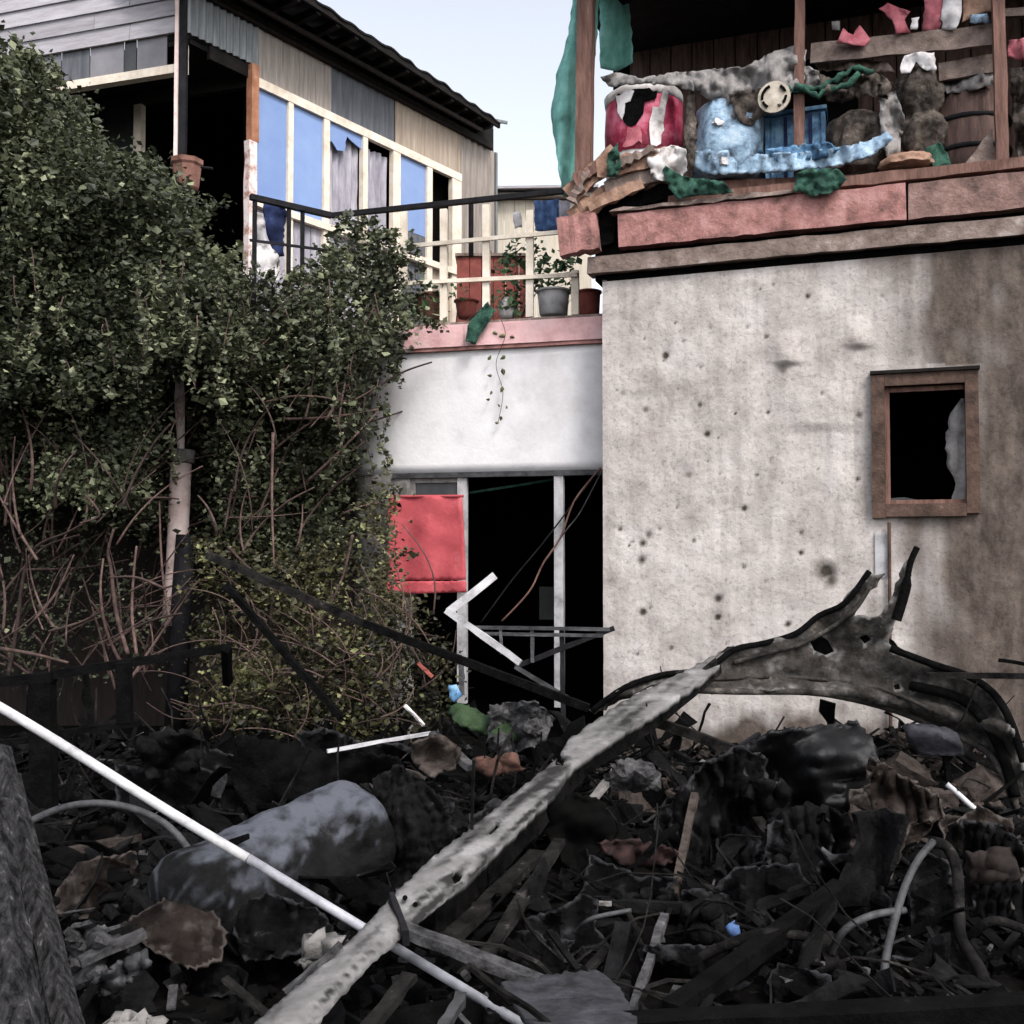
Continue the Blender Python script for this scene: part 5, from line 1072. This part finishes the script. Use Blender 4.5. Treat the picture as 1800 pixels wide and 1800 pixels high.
# mid-foreground bars: x0 y0 d0 x1 y1 d1 w t mat name label cat
BARS = [
 (983, 1478, 4.0, 845, 1700, 3.2, .045, .02, m_charwood, 'steel_bar', 'grey bar slanting parallel right of the pale beam', 'bar'),
 (945, 1500, 4.1, 770, 1670, 3.3, .06, .03, m_charwood, 'timber_strip', 'brown charred strip tucked directly under the pale beam', 'strip'),
 (705, 1630, 3.05, 965, 1735, 2.9, .05, .03, m_ash, 'ashen_slat', 'ashen slat branching right from the joint of the pale beam', 'slat'),
 (720, 1715, 2.7, 630, 1830, 2.5, .04, .02, m_charwood, 'steel_bar', 'short dim bar near the bottom edge beside the pale beam', 'bar'),
 (812, 1750, 2.7, 765, 1830, 2.5, .03, .02, m_greymetal, 'steel_bar', 'short grey bar poking from the bottom edge by the white pole', 'bar'),
 (1222, 1398, 4.6, 1185, 1575, 4.0, .035, .03, m_dustwall, 'wooden_stick', 'upper brownish upright stick in the middle of the debris', 'stick'),
 (1168, 1610, 3.6, 1105, 1800, 2.9, .03, .02, m_ash, 'wooden_stick', 'pale stick leaning at the bottom centre of the debris', 'stick'),
 (1190, 1392, 4.9, 1335, 1290, 5.1, .02, .02, m_dmetal, 'thin_rod', 'thin rod slanting up to the black bag', 'rod'),
 (1150, 1268, 5.6, 1290, 1318, 5.5, .05, .05, m_charwood, 'charred_stick', 'dark stick lying on the rubble beneath the vehicle shell', 'stick'),
 (1085, 1350, 5.0, 1042, 1405, 4.8, .04, .02, m_conc, 'board_scrap', 'small grey board scrap under the pale beam', 'board'),
 (1060, 1590, 3.9, 1290, 1600, 3.8, .03, .04, m_char2, 'flat_bar', 'level black bar crossing the two upright sticks', 'bar'),
 (1290, 1610, 3.8, 1420, 1560, 3.9, .03, .03, m_char2, 'flat_bar', 'black bar rising right of the level bar', 'bar'),
 (1040, 1588, 3.7, 1075, 1588, 3.7, .014, .014, m_conc, 'grey_peg', 'tiny grey peg left of the level black bar', 'peg'),
 (1180, 1780, 2.9, 1480, 1560, 3.6, .06, .05, m_char, 'charred_timber', 'black timber rising right from the bottom centre', 'timber'),
 (1000, 1812, 2.45, 1830, 1772, 2.3, .07, .05, m_char, 'steel_girder', 'long dark steel rail along the bottom edge', 'rail'),
 (1330, 1440, 4.6, 1450, 1620, 4.1, .05, .03, m_charwood, 'charred_stick', 'dark slat falling right below the black bag', 'slat'),
 (1420, 1420, 4.5, 1400, 1620, 4.1, .06, .03, m_char, 'charred_stick', 'upright black slat under the black bag', 'slat'),
 (210, 1600, 3.9, 330, 1540, 4.0, .02, .02, m_dustwall, 'thin_rod', 'thin tan rod above the lower end of the tank', 'rod'),
 (240, 1625, 3.4, 130, 1655, 3.3, .03, .02, m_ash, 'ashen_slat', 'short ashen slat left of the tank', 'slat'),
 (140, 1690, 3.0, 255, 1640, 3.1, .05, .02, m_ash, 'ashen_slat', 'ashen slat just above the grey shards at lower left', 'slat'),
 (500, 1745, 2.8, 600, 1660, 2.9, .015, .015, m_ash, 'thin_rod', 'thin grey wire close along the left of the pale beam', 'wire'),
 (1630, 1187, 5.7, 1830, 1188, 5.5, .03, .03, m_charwood, 'thin_rod', 'dark rod sticking out over the right end of the vehicle shell', 'rod'),
 (1755, 1160, 5.6, 1850, 1175, 5.5, .02, .02, m_char, 'thin_rod', 'thin rod at the right edge above the vehicle shell', 'rod'),
 (712, 1240, 6.0, 745, 1275, 5.9, .02, .015, m_soiledwhite, 'white_sliver', 'small pale sliver above the flat whitish strip', 'sliver'),
 (735, 1165, 6.6, 760, 1190, 6.6, .03, .02, m_redwood, 'red_scrap', 'small red stick in the low shrub near the doorway', 'stick'),
 (760, 1290, 5.2, 830, 1350, 5.0, .05, .03, m_ash, 'broken_slat', 'ash-dusted slat dropping right from the flat whitish strip', 'slat'),
 (100, 1500, 4.4, 250, 1470, 4.5, .05, .03, m_dustwall, 'brown_board', 'dull brown board under the arched hose', 'board'),
 (1450, 1640, 3.5, 1480, 1760, 3.2, .05, .02, m_charwood, 'charred_stick', 'short upright slat left of the fork arch', 'slat'),
]
for r_ in BARS: random.seed(int(r_[0])); bar(*r_)
# fork / wheel arch
fk = thing('charred_fork', P(1620, 1740, 3.3), 'curved charred fork arch like a wheel guard at lower right', 'fork')
put(MB().tube(curve([P(x, y, d) for x, y, d in ((1552, 1735, 3.2), (1558, 1680, 3.25), (1572, 1620, 3.35), (1592, 1555, 3.5), (1615, 1510, 3.6), (1640, 1480, 3.7))], 6), [.013]*31, 8), 'left_leg', m_greymetal, fk, smooth=True)
put(MB().tube(curve([P(x, y, d) for x, y, d in ((1640, 1480, 3.7), (1665, 1490, 3.75), (1682, 1530, 3.7), (1686, 1600, 3.6), (1690, 1650, 3.5), (1720, 1700, 3.3), (1735, 1740, 3.2))], 6), .02, 8), 'right_leg', m_charwood, fk, smooth=True)
put(sheet([(1500, 1430), (1560, 1420), (1600, 1440), (1570, 1520), (1545, 1590), (1450, 1590), (1480, 1540), (1510, 1480)], lambda x, y: P(x, y, 3.75+.05*math.sin(x*.05)+.05*N2(x, y, .02)), .02, 12, seed=51), 'guard_panel', m_char2, fk)
put(sheet([(1600, 1700), (1640, 1650), (1670, 1640), (1668, 1720), (1650, 1760), (1590, 1755)], lambda x, y: P(x, y, 3.3+.05*N2(x, y, .03)), .02, 11, seed=52), 'guard_panel', m_char2, fk)
# crumpled sheets and plates
def crump(poly, d, m, name, label, cat, amp=.12, s=.02, th=.01, seed=0, slope=0, step=6.5, yr=0, fold=0):
    return tag(put(sheet(poly, lambda x, y: P(x, y, d+amp*N2(x+seed*31, y, s)+amp*.35*abs(N2(x*.6+y*.3, y+seed*9, s*2.2))+fold*abs(((x*.045+1.6*N2(x, y, .012)) % 1)-.5)+.01*N2(x, y, .09)+slope*(yr-y)/100), th, step, seed=seed, jit=3.5), name, m, smooth=m is not m_ash), label, cat)
crump([(1310, 1310), (1360, 1285), (1420, 1280), (1505, 1268), (1535, 1300), (1560, 1380), (1545, 1440), (1490, 1460), (1440, 1450), (1380, 1455), (1330, 1420)], 5.0, m_plastic, 'black_bag', 'large crumpled black bag against the plaster wall', 'bag', .35, .014, .02, 1)
crump([(1500, 1400), (1560, 1390), (1620, 1420), (1600, 1460), (1560, 1480), (1520, 1520), (1490, 1480)], 4.6, m_dustwall, 'dusty_slab', 'mauve brown dusty slab right of the black bag', 'slab', .1, .02, .06, 2)
crump([(1065, 1365), (1090, 1335), (1150, 1345), (1160, 1385), (1120, 1392), (1070, 1388)], 4.9, m_ash, 'ash_crust', 'whitish grey ash crust under the upper pale beam', 'ash', .12, .04, .03, 3)
crump([(960, 1420), (1010, 1395), (1060, 1410), (1110, 1470), (1120, 1520), (1060, 1560), (1000, 1530), (960, 1470)], 4.5, m_void, 'black_sheet', 'flat black burnt sheet under the middle of the pale beam', 'sheet', .1, .02, .02, 4)
crump([(880, 1730), (1000, 1712), (1050, 1710), (1090, 1740), (1120, 1800), (1100, 1840), (980, 1840), (920, 1790)], 2.75, mat('blue_grey_plate', (.01, .01, .012), (.06, .058, .068), 12, .85, .9, c3=(.16, .155, .175)), 'metal_plate', 'flat bluish grey plate at the bottom right of the white pole', 'plate', .06, .012, .012, 5, slope=.55, yr=1730)
crump([(785, 1240), (810, 1238), (860, 1258), (920, 1280), (930, 1298), (890, 1300), (840, 1288), (800, 1270)], 5.8, m_greenobj, 'green_debris', 'crumpled green plastic heap below the doorway', 'plastic', .12, .03, .02, 6)
crump([(788, 1205), (802, 1203), (812, 1222), (800, 1235), (790, 1225)], 5.9, m_midblue, 'blue_scrap', 'small blue scrap above the green plastic heap', 'scrap', .03, .03, .03, 7)
crump([(860, 1240), (940, 1232), (975, 1262), (960, 1300), (900, 1330), (860, 1315)], 5.7, m_ash, 'tangled_metal', 'grey tangled sheet right of the green plastic heap', 'sheet', .25, .03, .012, 8)
crump([(840, 1330), (905, 1330), (920, 1350), (860, 1362), (838, 1350)], 5.2, m_brickm, 'brick_fragment', 'broken reddish brick fragment below the green plastic heap', 'brick', .08, .03, .06, 9)
crump([(725, 1305), (770, 1292), (810, 1315), (800, 1350), (755, 1365), (725, 1340)], 5.0, m_dustwall, 'charred_cardboard', 'dull folded cardboard right of the flat whitish strip', 'cardboard', .2, .025, .015, 10)
crump([(115, 1635), (160, 1620), (215, 1650), (230, 1680), (180, 1715), (130, 1740)], 3.1, m_ash, 'grey_shards', 'stack of pale grey shards between charred log and tank', 'shards', .15, .04, .015, 11)
crump([(150, 1740), (210, 1690), (258, 1670), (262, 1700), (200, 1745)], 3.0, m_greymetal, 'metal_shard', 'bluish shard below the pale grey shards', 'shard', .1, .04, .015, 12)
crump([(180, 1800), (200, 1785), (250, 1780), (290, 1800), (280, 1830), (190, 1830)], 2.5, m_conc, 'pale_plate', 'pale grey rounded plate at the bottom left edge', 'plate', .04, .03, .03, 13)
crump([(1050, 1480), (1110, 1475), (1180, 1490), (1200, 1510), (1150, 1525), (1090, 1520)], 4.2, mat('dull_red_foil', (.008, .004, .004), (.035, .013, .012), 16, .8, .6, c3=(.14, .055, .045)), 'red_wrapper', 'dull red crumpled wrapper by the upper upright stick', 'wrapper', .15, .04, .012, 14)
crump([(1276, 1630), (1292, 1618), (1300, 1645), (1285, 1650)], 3.5, m_denim, 'blue_wrapper', 'small blue wrapper in the dark debris at bottom centre', 'wrapper', .05, .04, .012, 15)
crump([(1320, 1370), (1380, 1375), (1385, 1415), (1330, 1425), (1310, 1400)], 4.6, m_char2, 'ash_bag', 'ash-speckled black sack in front of the black bag', 'sack', .15, .04, .03, 16)
crump([(1200, 1600), (1250, 1590), (1290, 1620), (1270, 1660), (1220, 1650)], 3.6, m_char2, 'char_lump', 'ash-flecked char lump left of the small blue wrapper', 'lump', .12, .04, .05, 17)
crump([(1700, 1500), (1770, 1490), (1800, 1560), (1790, 1650), (1720, 1660), (1700, 1580)], 4.0, m_darkbrown, 'burnt_sheet', 'dark brown burnt panel right of the fork arch', 'panel', .15, .02, .03, 18)
crump([(530, 1670), (560, 1640), (600, 1650), (610, 1680), (570, 1700), (535, 1695)], 3.0, m_conc, 'grey_stone', 'grey stone lump left of where pole and beam cross', 'stone', .08, .03, .07, 19)
crump([(370, 1480), (420, 1455), (460, 1500), (430, 1530), (380, 1520)], 4.6, m_char2, 'char_flake', 'curled char flake above the tank behind the white pole', 'flake', .12, .03, .012, 20)
crump([(240, 1300), (300, 1280), (360, 1300), (350, 1350), (260, 1370)], 5.2, m_char2, 'char_heap', 'ashy black clump at the base of the support pole', 'clump', .3, .03, .03, 21)
crump([(420, 1290), (560, 1320), (700, 1330), (720, 1370), (600, 1380), (520, 1440), (440, 1430), (400, 1360)], 5.1, m_char, 'black_tarp', 'black sagging tarpaulin behind the tank', 'tarpaulin', .2, .01, .012, 22)
# large crumpled sheet-metal panels of the wreck
m_sheet = mat('burnt_sheet_metal', (.001, .001, .0012), (.006, .0058, .006), 6, .8, 1, c3=(.085, .083, .09), lo=.44, hi=.63, attr=('wear', (.035, .034, .037)), spec=.05)
m_sheetb = mat('rusted_sheet_metal', (.004, .003, .0025), (.024, .018, .0155), 6, .85, 1, c3=(.1, .08, .072), lo=.36, hi=.6, attr=('wear', (.08, .068, .062)), spec=.05)

def panel(cx, cy, w, h, ang, lean, amp, m, name, label, seed):
    random.seed(seed); pl = []; nn_ = random.randint(9, 12); ca, sa = math.cos(math.radians(ang)), math.sin(math.radians(ang))
    for i in range(nn_):
        t = 2*math.pi*i/nn_+random.uniform(-.2, .2); r_ = random.uniform(.6, 1.1); k = max(abs(math.cos(t)), abs(math.sin(t)))
        x, y = w/2*math.cos(t)*r_/k*.9, h/2*math.sin(t)*r_/k*.9; pl.append((cx+x*ca-y*sa, cy+x*sa+y*ca))
    yb = max(p[1] for p in pl); g = G(cx, min(yb-h*.12, 1790)); d0 = g.y; fa = random.uniform(0, 3.1); per = random.uniform(.022, .04)
    def pos(x, y):
        q = (x*math.cos(fa)+y*math.sin(fa))*per+1.8*N2(x+seed*17, y, .008); tri = abs((q/math.pi) % 2-1)
        return P(x, y, d0-.05+lean*(yb-y)/F*d0+amp*(tri-.5)+amp*.9*abs(N2(x, y+seed*9, .016))+.012*N2(x, y, .07))
    return tag(put(sheet(pl, pos, .012, 8, seed=seed, jit=3), name, m, smooth=False), label, 'panel')
PAN = [
 (1450, 1370, 230, 210, 5, .25, .3, m_sheet, 'wreck_panel', 'tallest black buckled shell against the wall under the arch'),
 (1330, 1400, 190, 190, -15, .25, .28, m_sheet, 'wreck_panel', 'black buckled shell stepping down left of the tallest one'),
 (1220, 1470, 190, 160, 12, .35, .24, m_sheet, 'wreck_panel', 'sooty shell behind the upper upright stick'),
 (1560, 1450, 190, 190, 20, .3, .26, m_sheetb, 'wreck_panel', 'brown dusted shell over the top of the fork arch'),
 (1500, 1610, 150, 220, 6, .25, .22, m_sheet, 'wreck_panel', 'black shell flank left of the fork arch leg'),
 (1740, 1500, 150, 200, -10, .3, .24, m_sheetb, 'wreck_panel', 'brown dusted shell at the right edge below the arch leg'),
 (1320, 1580, 220, 150, 0, .6, .24, m_sheet, 'wreck_panel', 'broad dark shell lying in the middle of the right debris'),
 (1090, 1580, 190, 150, 18, .6, .22, m_sheet, 'wreck_panel', 'broad dark shell right of the pale beam centre'),
 (940, 1690, 170, 110, 0, .8, .16, m_sheet, 'wreck_panel', 'broad dark shell above the bluish grey plate'),
 (1230, 1710, 230, 130, -8, .8, .2, m_sheet, 'wreck_panel', 'broad dark shell at the bottom right of the pale stick'),
 (640, 1340, 260, 120, 6, .3, .22, m_sheet, 'wreck_panel', 'black shell under the flat whitish strip'),
 (430, 1380, 260, 150, 4, .4, .24, m_sheet, 'wreck_panel', 'wide black shell behind the white pole and tank'),
 (700, 1380, 110, 90, 20, .2, .12, m_sheetb, 'wreck_panel', 'small torn shell draped over the top right of the tank'),
 (1390, 1365, 150, 150, 10, .5, .22, m_sheet, 'folded_panel', 'folded sooty sheet in front of the large black bag'),
 (1400, 1500, 130, 190, 15, .3, .2, m_sheet, 'folded_panel', 'tall dark folded sheet below the large black bag'),
 (1530, 1500, 130, 200, 12, .3, .22, m_sheetb, 'folded_panel', 'purplish brown upright sheet left of the fork arch'),
 (1640, 1600, 110, 260, -6, .2, .2, m_sheet, 'folded_panel', 'tall black sheet standing inside the fork arch'),
 (1740, 1590, 120, 200, 8, .3, .2, m_sheetb, 'folded_panel', 'rusty crumpled sheet right of the fork arch'),
 (1290, 1490, 150, 130, -20, .6, .2, m_sheet, 'crumpled_panel', 'grey-edged crumpled sheet right of the upper upright stick'),
 (1240, 1610, 150, 110, 12, .8, .2, m_sheet, 'crumpled_panel', 'low crumpled sheet between the two upright sticks'),
 (1370, 1640, 150, 120, -10, .8, .22, m_sheet, 'crumpled_panel', 'crumpled dark sheet in the lower right middle'),
 (1140, 1405, 130, 90, 5, .8, .16, m_sheetb, 'crumpled_panel', 'brown crushed sheet beneath the whitish ash crust'),
 (1040, 1480, 150, 120, 20, .7, .2, m_sheet, 'crumpled_panel', 'large black hooded sheet right of the middle of the pale beam'),
 (1000, 1640, 150, 120, -15, .9, .18, m_sheet, 'crumpled_panel', 'dim crumpled sheet right of the lower pale beam'),
 (1400, 1740, 170, 90, 5, .9, .18, m_sheet, 'crumpled_panel', 'flat crumpled sheet near the bottom edge at the right'),
 (1580, 1720, 120, 110, 10, .6, .16, m_sheet, 'crumpled_panel', 'crumpled sheet at the foot of the fork arch'),
 (740, 1440, 150, 160, 25, .3, .2, m_sheet, 'crumpled_panel', 'crumpled sheet wrapped against the right end of the tank'),
 (870, 1460, 110, 130, 20, .5, .18, m_sheet, 'crumpled_panel', 'dark crumpled sheet behind the pale beam above its middle'),
 (560, 1370, 300, 110, 8, .5, .2, m_sheet, 'crumpled_panel', 'long black buckled sheet behind the tank'),
 (300, 1400, 220, 130, 12, .5, .2, m_sheet, 'crumpled_panel', 'buckled black sheet under the white pole at left'),
 (170, 1560, 170, 110, -15, .7, .18, m_sheetb, 'crumpled_panel', 'brown buckled sheet beneath the arched hose'),
 (370, 1700, 220, 110, -8, .8, .16, m_sheet, 'crumpled_panel', 'wide dark sheet in front of the tank'),
 (520, 1600, 160, 110, 10, .6, .16, m_sheet, 'crumpled_panel', 'dark sheet between tank and pale beam'),
 (200, 1690, 150, 90, -30, .8, .14, m_sheetb, 'crumpled_panel', 'dusty bent sheet among the pale grey shards'),
 (1690, 1470, 110, 80, 15, .6, .14, m_sheetb, 'crumpled_panel', 'small bent sheet above the fork arch'),
]
for i, a_ in enumerate(PAN): panel(*a_, 200+i)
# frame tubes of the wreck
for i, (pts, r_, lab) in enumerate([
 ([(1060, 1560), (1150, 1575), (1240, 1560), (1300, 1590)], .016, 'bent frame tube under the upper upright stick'),
 ([(1330, 1480), (1390, 1520), (1420, 1580), (1400, 1640)], .014, 'bent frame tube curling below the black bag'),
 ([(960, 1440), (1050, 1500), (1110, 1570), (1130, 1640)], .018, 'sooty frame tube falling right of the pale beam'),
 ([(1450, 1700), (1480, 1640), (1530, 1610), (1590, 1600)], .012, 'thin frame tube hooked to the left of the fork arch'),
 ([(1200, 1700), (1280, 1660), (1350, 1640), (1440, 1650)], .016, 'low frame tube in the lower right middle'),
 ([(1690, 1660), (1740, 1620), (1790, 1630), (1830, 1650)], .016, 'frame tube right of the fork arch foot'),
 ([(640, 1500), (720, 1490), (800, 1510), (860, 1490)], .014, 'frame tube between tank and pale beam'),
 ([(1010, 1640), (1040, 1615), (1110, 1600)], .008, 'thin pale wire near the small grey peg')]):
    g = G(pts[0][0], pts[0][1]).y-.15
    tag(put(MB().tube(curve([P(x, y, g-.1*math.sin(k)) for k, (x, y) in enumerate(pts)], 6), r_, 8), 'frame_tube', m_greymetal if i in (3, 7) else m_charwood, smooth=True), lab, 'tube')
FP = dict(s=.014, fold=.14, slope=.05)
crump([(1185, 1400), (1235, 1345), (1300, 1310), (1345, 1330), (1350, 1430), (1320, 1540), (1250, 1580), (1200, 1560), (1175, 1480)], 4.55, m_sheet, 'draped_wreck_sheet', 'tall black draped sheet left of the large black bag', 'sheet', .2, th=.012, seed=61, yr=1580, **FP)
crump([(1350, 1440), (1420, 1410), (1490, 1430), (1500, 1520), (1470, 1600), (1390, 1630), (1340, 1560)], 4.3, m_char2, 'draped_wreck_sheet', 'ash-streaked draped sheet hanging under the large black bag', 'sheet', .2, th=.012, seed=62, yr=1620, **FP)
crump([(1530, 1330), (1600, 1370), (1650, 1400), (1660, 1440), (1600, 1450), (1575, 1520), (1540, 1600), (1470, 1600), (1500, 1500), (1540, 1430), (1520, 1390)], 4.15, m_sheetb, 'draped_wreck_sheet', 'mauve brown draped sheet flowing down over the fork arch', 'sheet', .18, th=.012, seed=63, yr=1600, **FP)
crump([(1690, 1440), (1760, 1450), (1810, 1500), (1815, 1640), (1770, 1690), (1720, 1640), (1700, 1540)], 3.9, m_sheet, 'draped_wreck_sheet', 'black draped sheet at the right edge under the arch leg', 'sheet', .18, th=.012, seed=64, yr=1680, **FP)
crump([(1590, 1540), (1650, 1500), (1678, 1540), (1680, 1640), (1640, 1730), (1590, 1740), (1570, 1650)], 3.75, m_void, 'hollow_shade_sheet', 'pitch black sheet standing in for shade in the hollow of the fork arch', 'sheet', .1, th=.012, seed=65, yr=1730, **FP)  # black sheet paints the shade inside the arch
crump([(700, 1345), (745, 1370), (790, 1420), (800, 1500), (760, 1560), (700, 1590), (660, 1540), (690, 1470), (650, 1420), (655, 1370)], 3.98, m_char2, 'draped_wreck_sheet', 'ashy crushed sheet folded round the right end of the tank', 'sheet', .14, th=.012, seed=66, yr=1580, s=.02, fold=.1, slope=.03)
crump([(212, 1628), (300, 1575), (350, 1570), (400, 1640), (390, 1690), (330, 1705), (270, 1672)], 3.22, m_sheetb, 'rusty_flap', 'rusty brown flap bent over the lower left end of the tank', 'flap', .1, th=.012, seed=67, yr=1700, s=.012, fold=0, slope=.2)
crump([(400, 1600), (470, 1570), (560, 1600), (600, 1650), (520, 1680), (430, 1690)], 3.25, m_sheet, 'bent_sheet', 'black bent sheet half covering the front of the tank', 'sheet', .12, th=.012, seed=68, yr=1680, s=.02, fold=.08, slope=.25)
# broken bricks and concrete lumps, each a thing
LUMPS = [(1110, 1300, 5.6, .1, m_dustwall, 'dusty brown lump under the whitewashed wall foot'), (1180, 1330, 5.5, .11, m_dustwall, 'largest mauve brown lump beneath the vehicle shell'), (1240, 1370, 5.3, .09, m_conc, 'grey concrete lump left of the black bag'),
 (1130, 1425, 4.9, .12, m_dustwall, 'brown clod under the ash crust'), (1180, 1450, 4.7, .09, m_brickm, 'brick lump left of the upper upright stick'), (1270, 1430, 4.8, .08, m_char2, 'ash-flecked lump right of the upper upright stick'),
 (1590, 1370, 5.4, .13, m_dustwall, 'pinkish plaster lump below the downpipe'), (1640, 1420, 5.2, .12, m_dustwall, 'plaster lump left of the bright white rod'), (1730, 1400, 5.3, .16, m_dustwall, 'large plaster boulder behind the bright white rod'), (1770, 1470, 4.9, .12, m_char2, 'dark lump at the foot of the vehicle shell arch'),
 (860, 1395, 5.0, .1, m_char2, 'charred lump right of the tank end'), (330, 1730, 2.9, .06, m_conc, 'round grey lump below the tank'), (1710, 1540, 4.0, .07, m_dustwall, 'small plaster lump right of the fork arch top'), (1660, 1760, 2.9, .06, m_ash, 'ashy lump at the foot of the fork arch'), (1620, 1780, 2.7, .05, m_ash, 'small ashy lump left of the fork arch foot'), (1440, 1500, 4.2, .07, m_char2, 'char lump below the dusty slab')]
for i, (x, y, d, r_, m, lab) in enumerate(LUMPS):
    random.seed(i*3+1); tag(put(MB().chunk(G(x, y), r_*G(x, y).y/d, .8), 'rubble_lump', m), lab, 'lump', 'rubble lumps in the debris')
# tyre-like ring in the dark rubble
rc_ = P(1390, 1400, 4.85)
# small rubble as stuff
def rubble(name, n, m, size, seed, region, shapes=('c', 'b'), lift=.02):
    random.seed(seed); mb_ = MB(); x0, x1, y0, y1 = region; k = 0
    while k < n:
        y = y0+(y1-y0)*random.random()**.8; x = random.uniform(x0, x1)
        if abs(x) > y*.62+.3: continue
        if N2(x, y, 1.7) < random.uniform(-.5, .1): continue
        if y > 8.0-.35*x*(x > 0) - .25: continue
        k += 1; z = H(x, y)+random.uniform(0, lift); s = size*random.uniform(.35, 1.5)
        if random.choice(shapes) == 'c': mb_.chunk((x, y, z), s*.5, random.uniform(.3, 1))
        else:
            a_ = random.uniform(0, 6.28); el = random.uniform(-.3, .6); d_ = Vector((math.cos(a_)*math.cos(el), math.sin(a_)*math.cos(el), math.sin(el)))
            mb_.beam(Vector((x, y, z)), Vector((x, y, z))+d_*s*random.uniform(2, 6), s*random.uniform(.3, .9), s*random.uniform(.1, .3), n=1)
    return put(mb_, name, m, kind='stuff')
R1 = (-4.5, 4.2, 1.9, 8)
def strips(name, n, m, size, seed, region, wire=False):
    """curled strips of sheet or bent wire lying on the rubble"""
    random.seed(seed); mb_ = MB(); x0, x1, y0, y1 = region; k = 0
    while k < n:
        y = y0+(y1-y0)*random.random()**.85; x = random.uniform(x0, x1)
        if abs(x) > y*.62+.3 or y > 7.7-.35*x*(x > 0): continue
        k += 1; p = Vector((x, y, H(x, y)+random.uniform(0, .06))); a_ = random.uniform(0, 6.28); el = random.uniform(-.1, .9); L_ = size*random.uniform(.4, 1.5); cv = random.gauss(0, 1.1); ce = random.gauss(-.5, .7); pts = [p.copy()]
        for j in range(6):
            p = p+Vector((math.cos(a_)*math.cos(el), math.sin(a_)*math.cos(el), math.sin(el)))*L_/6; a_ += cv/6+random.gauss(0, .15); el += ce/6+random.gauss(0, .15); pts.append(p.copy())
        if wire: mb_.tube(pts, random.uniform(.003, .008), 5)
        else:
            w = random.uniform(.012, .06)*random.choice((1, 1, 2)); ta_ = random.uniform(0, 3); base = len(mb_.v)
            for j, q in enumerate(pts):
                d_ = (pts[min(j+1, 6)]-pts[max(j-1, 0)]).normalized(); s_ = d_.cross(Vector((math.sin(ta_+j*.2), 0, math.cos(ta_+j*.2)))).normalized(); n_ = d_.cross(s_)*.004; ww = w*random.uniform(.5, 1.1)
                mb_.v += [q-s_*ww-n_, q+s_*ww-n_, q+s_*ww+n_, q-s_*ww+n_]
                if j:
                    m0 = base+4*(j-1)
                    for t in range(4): mb_.f.append((m0+t, m0+(t+1) % 4, m0+4+(t+1) % 4, m0+4+t))
            mb_.f.append((base+3, base+2, base+1, base)); m0 = base+24; mb_.f.append((m0, m0+1, m0+2, m0+3))
    return put(mb_, name, m, kind='stuff')
rubble('charred_rubble', 3600, m_char, .05, 1, R1, ('c', 'c', 'c', 'b'), lift=.07)
rubble('ash_rubble', 2600, m_char2, .042, 2, R1, ('c', 'c', 'c', 'b'), lift=.08)
rubble('timber_splinters', 220, m_charwood, .035, 3, R1, ('b',), lift=.08)
rubble('ash_flakes', 700, m_ash, .026, 4, R1, ('c', 'b'), lift=.09)
rubble('plaster_crumbs', 1500, m_dustwall, .05, 5, (.3, 4.2, 4.9, 8), ('c',), lift=.06)
strips('curled_sheet_scraps', 380, m_char2, .3, 6, R1)
strips('bent_wires', 260, m_charwood, .5, 7, R1, True)
strips('curled_char_strips', 200, m_char, .4, 8, R1)
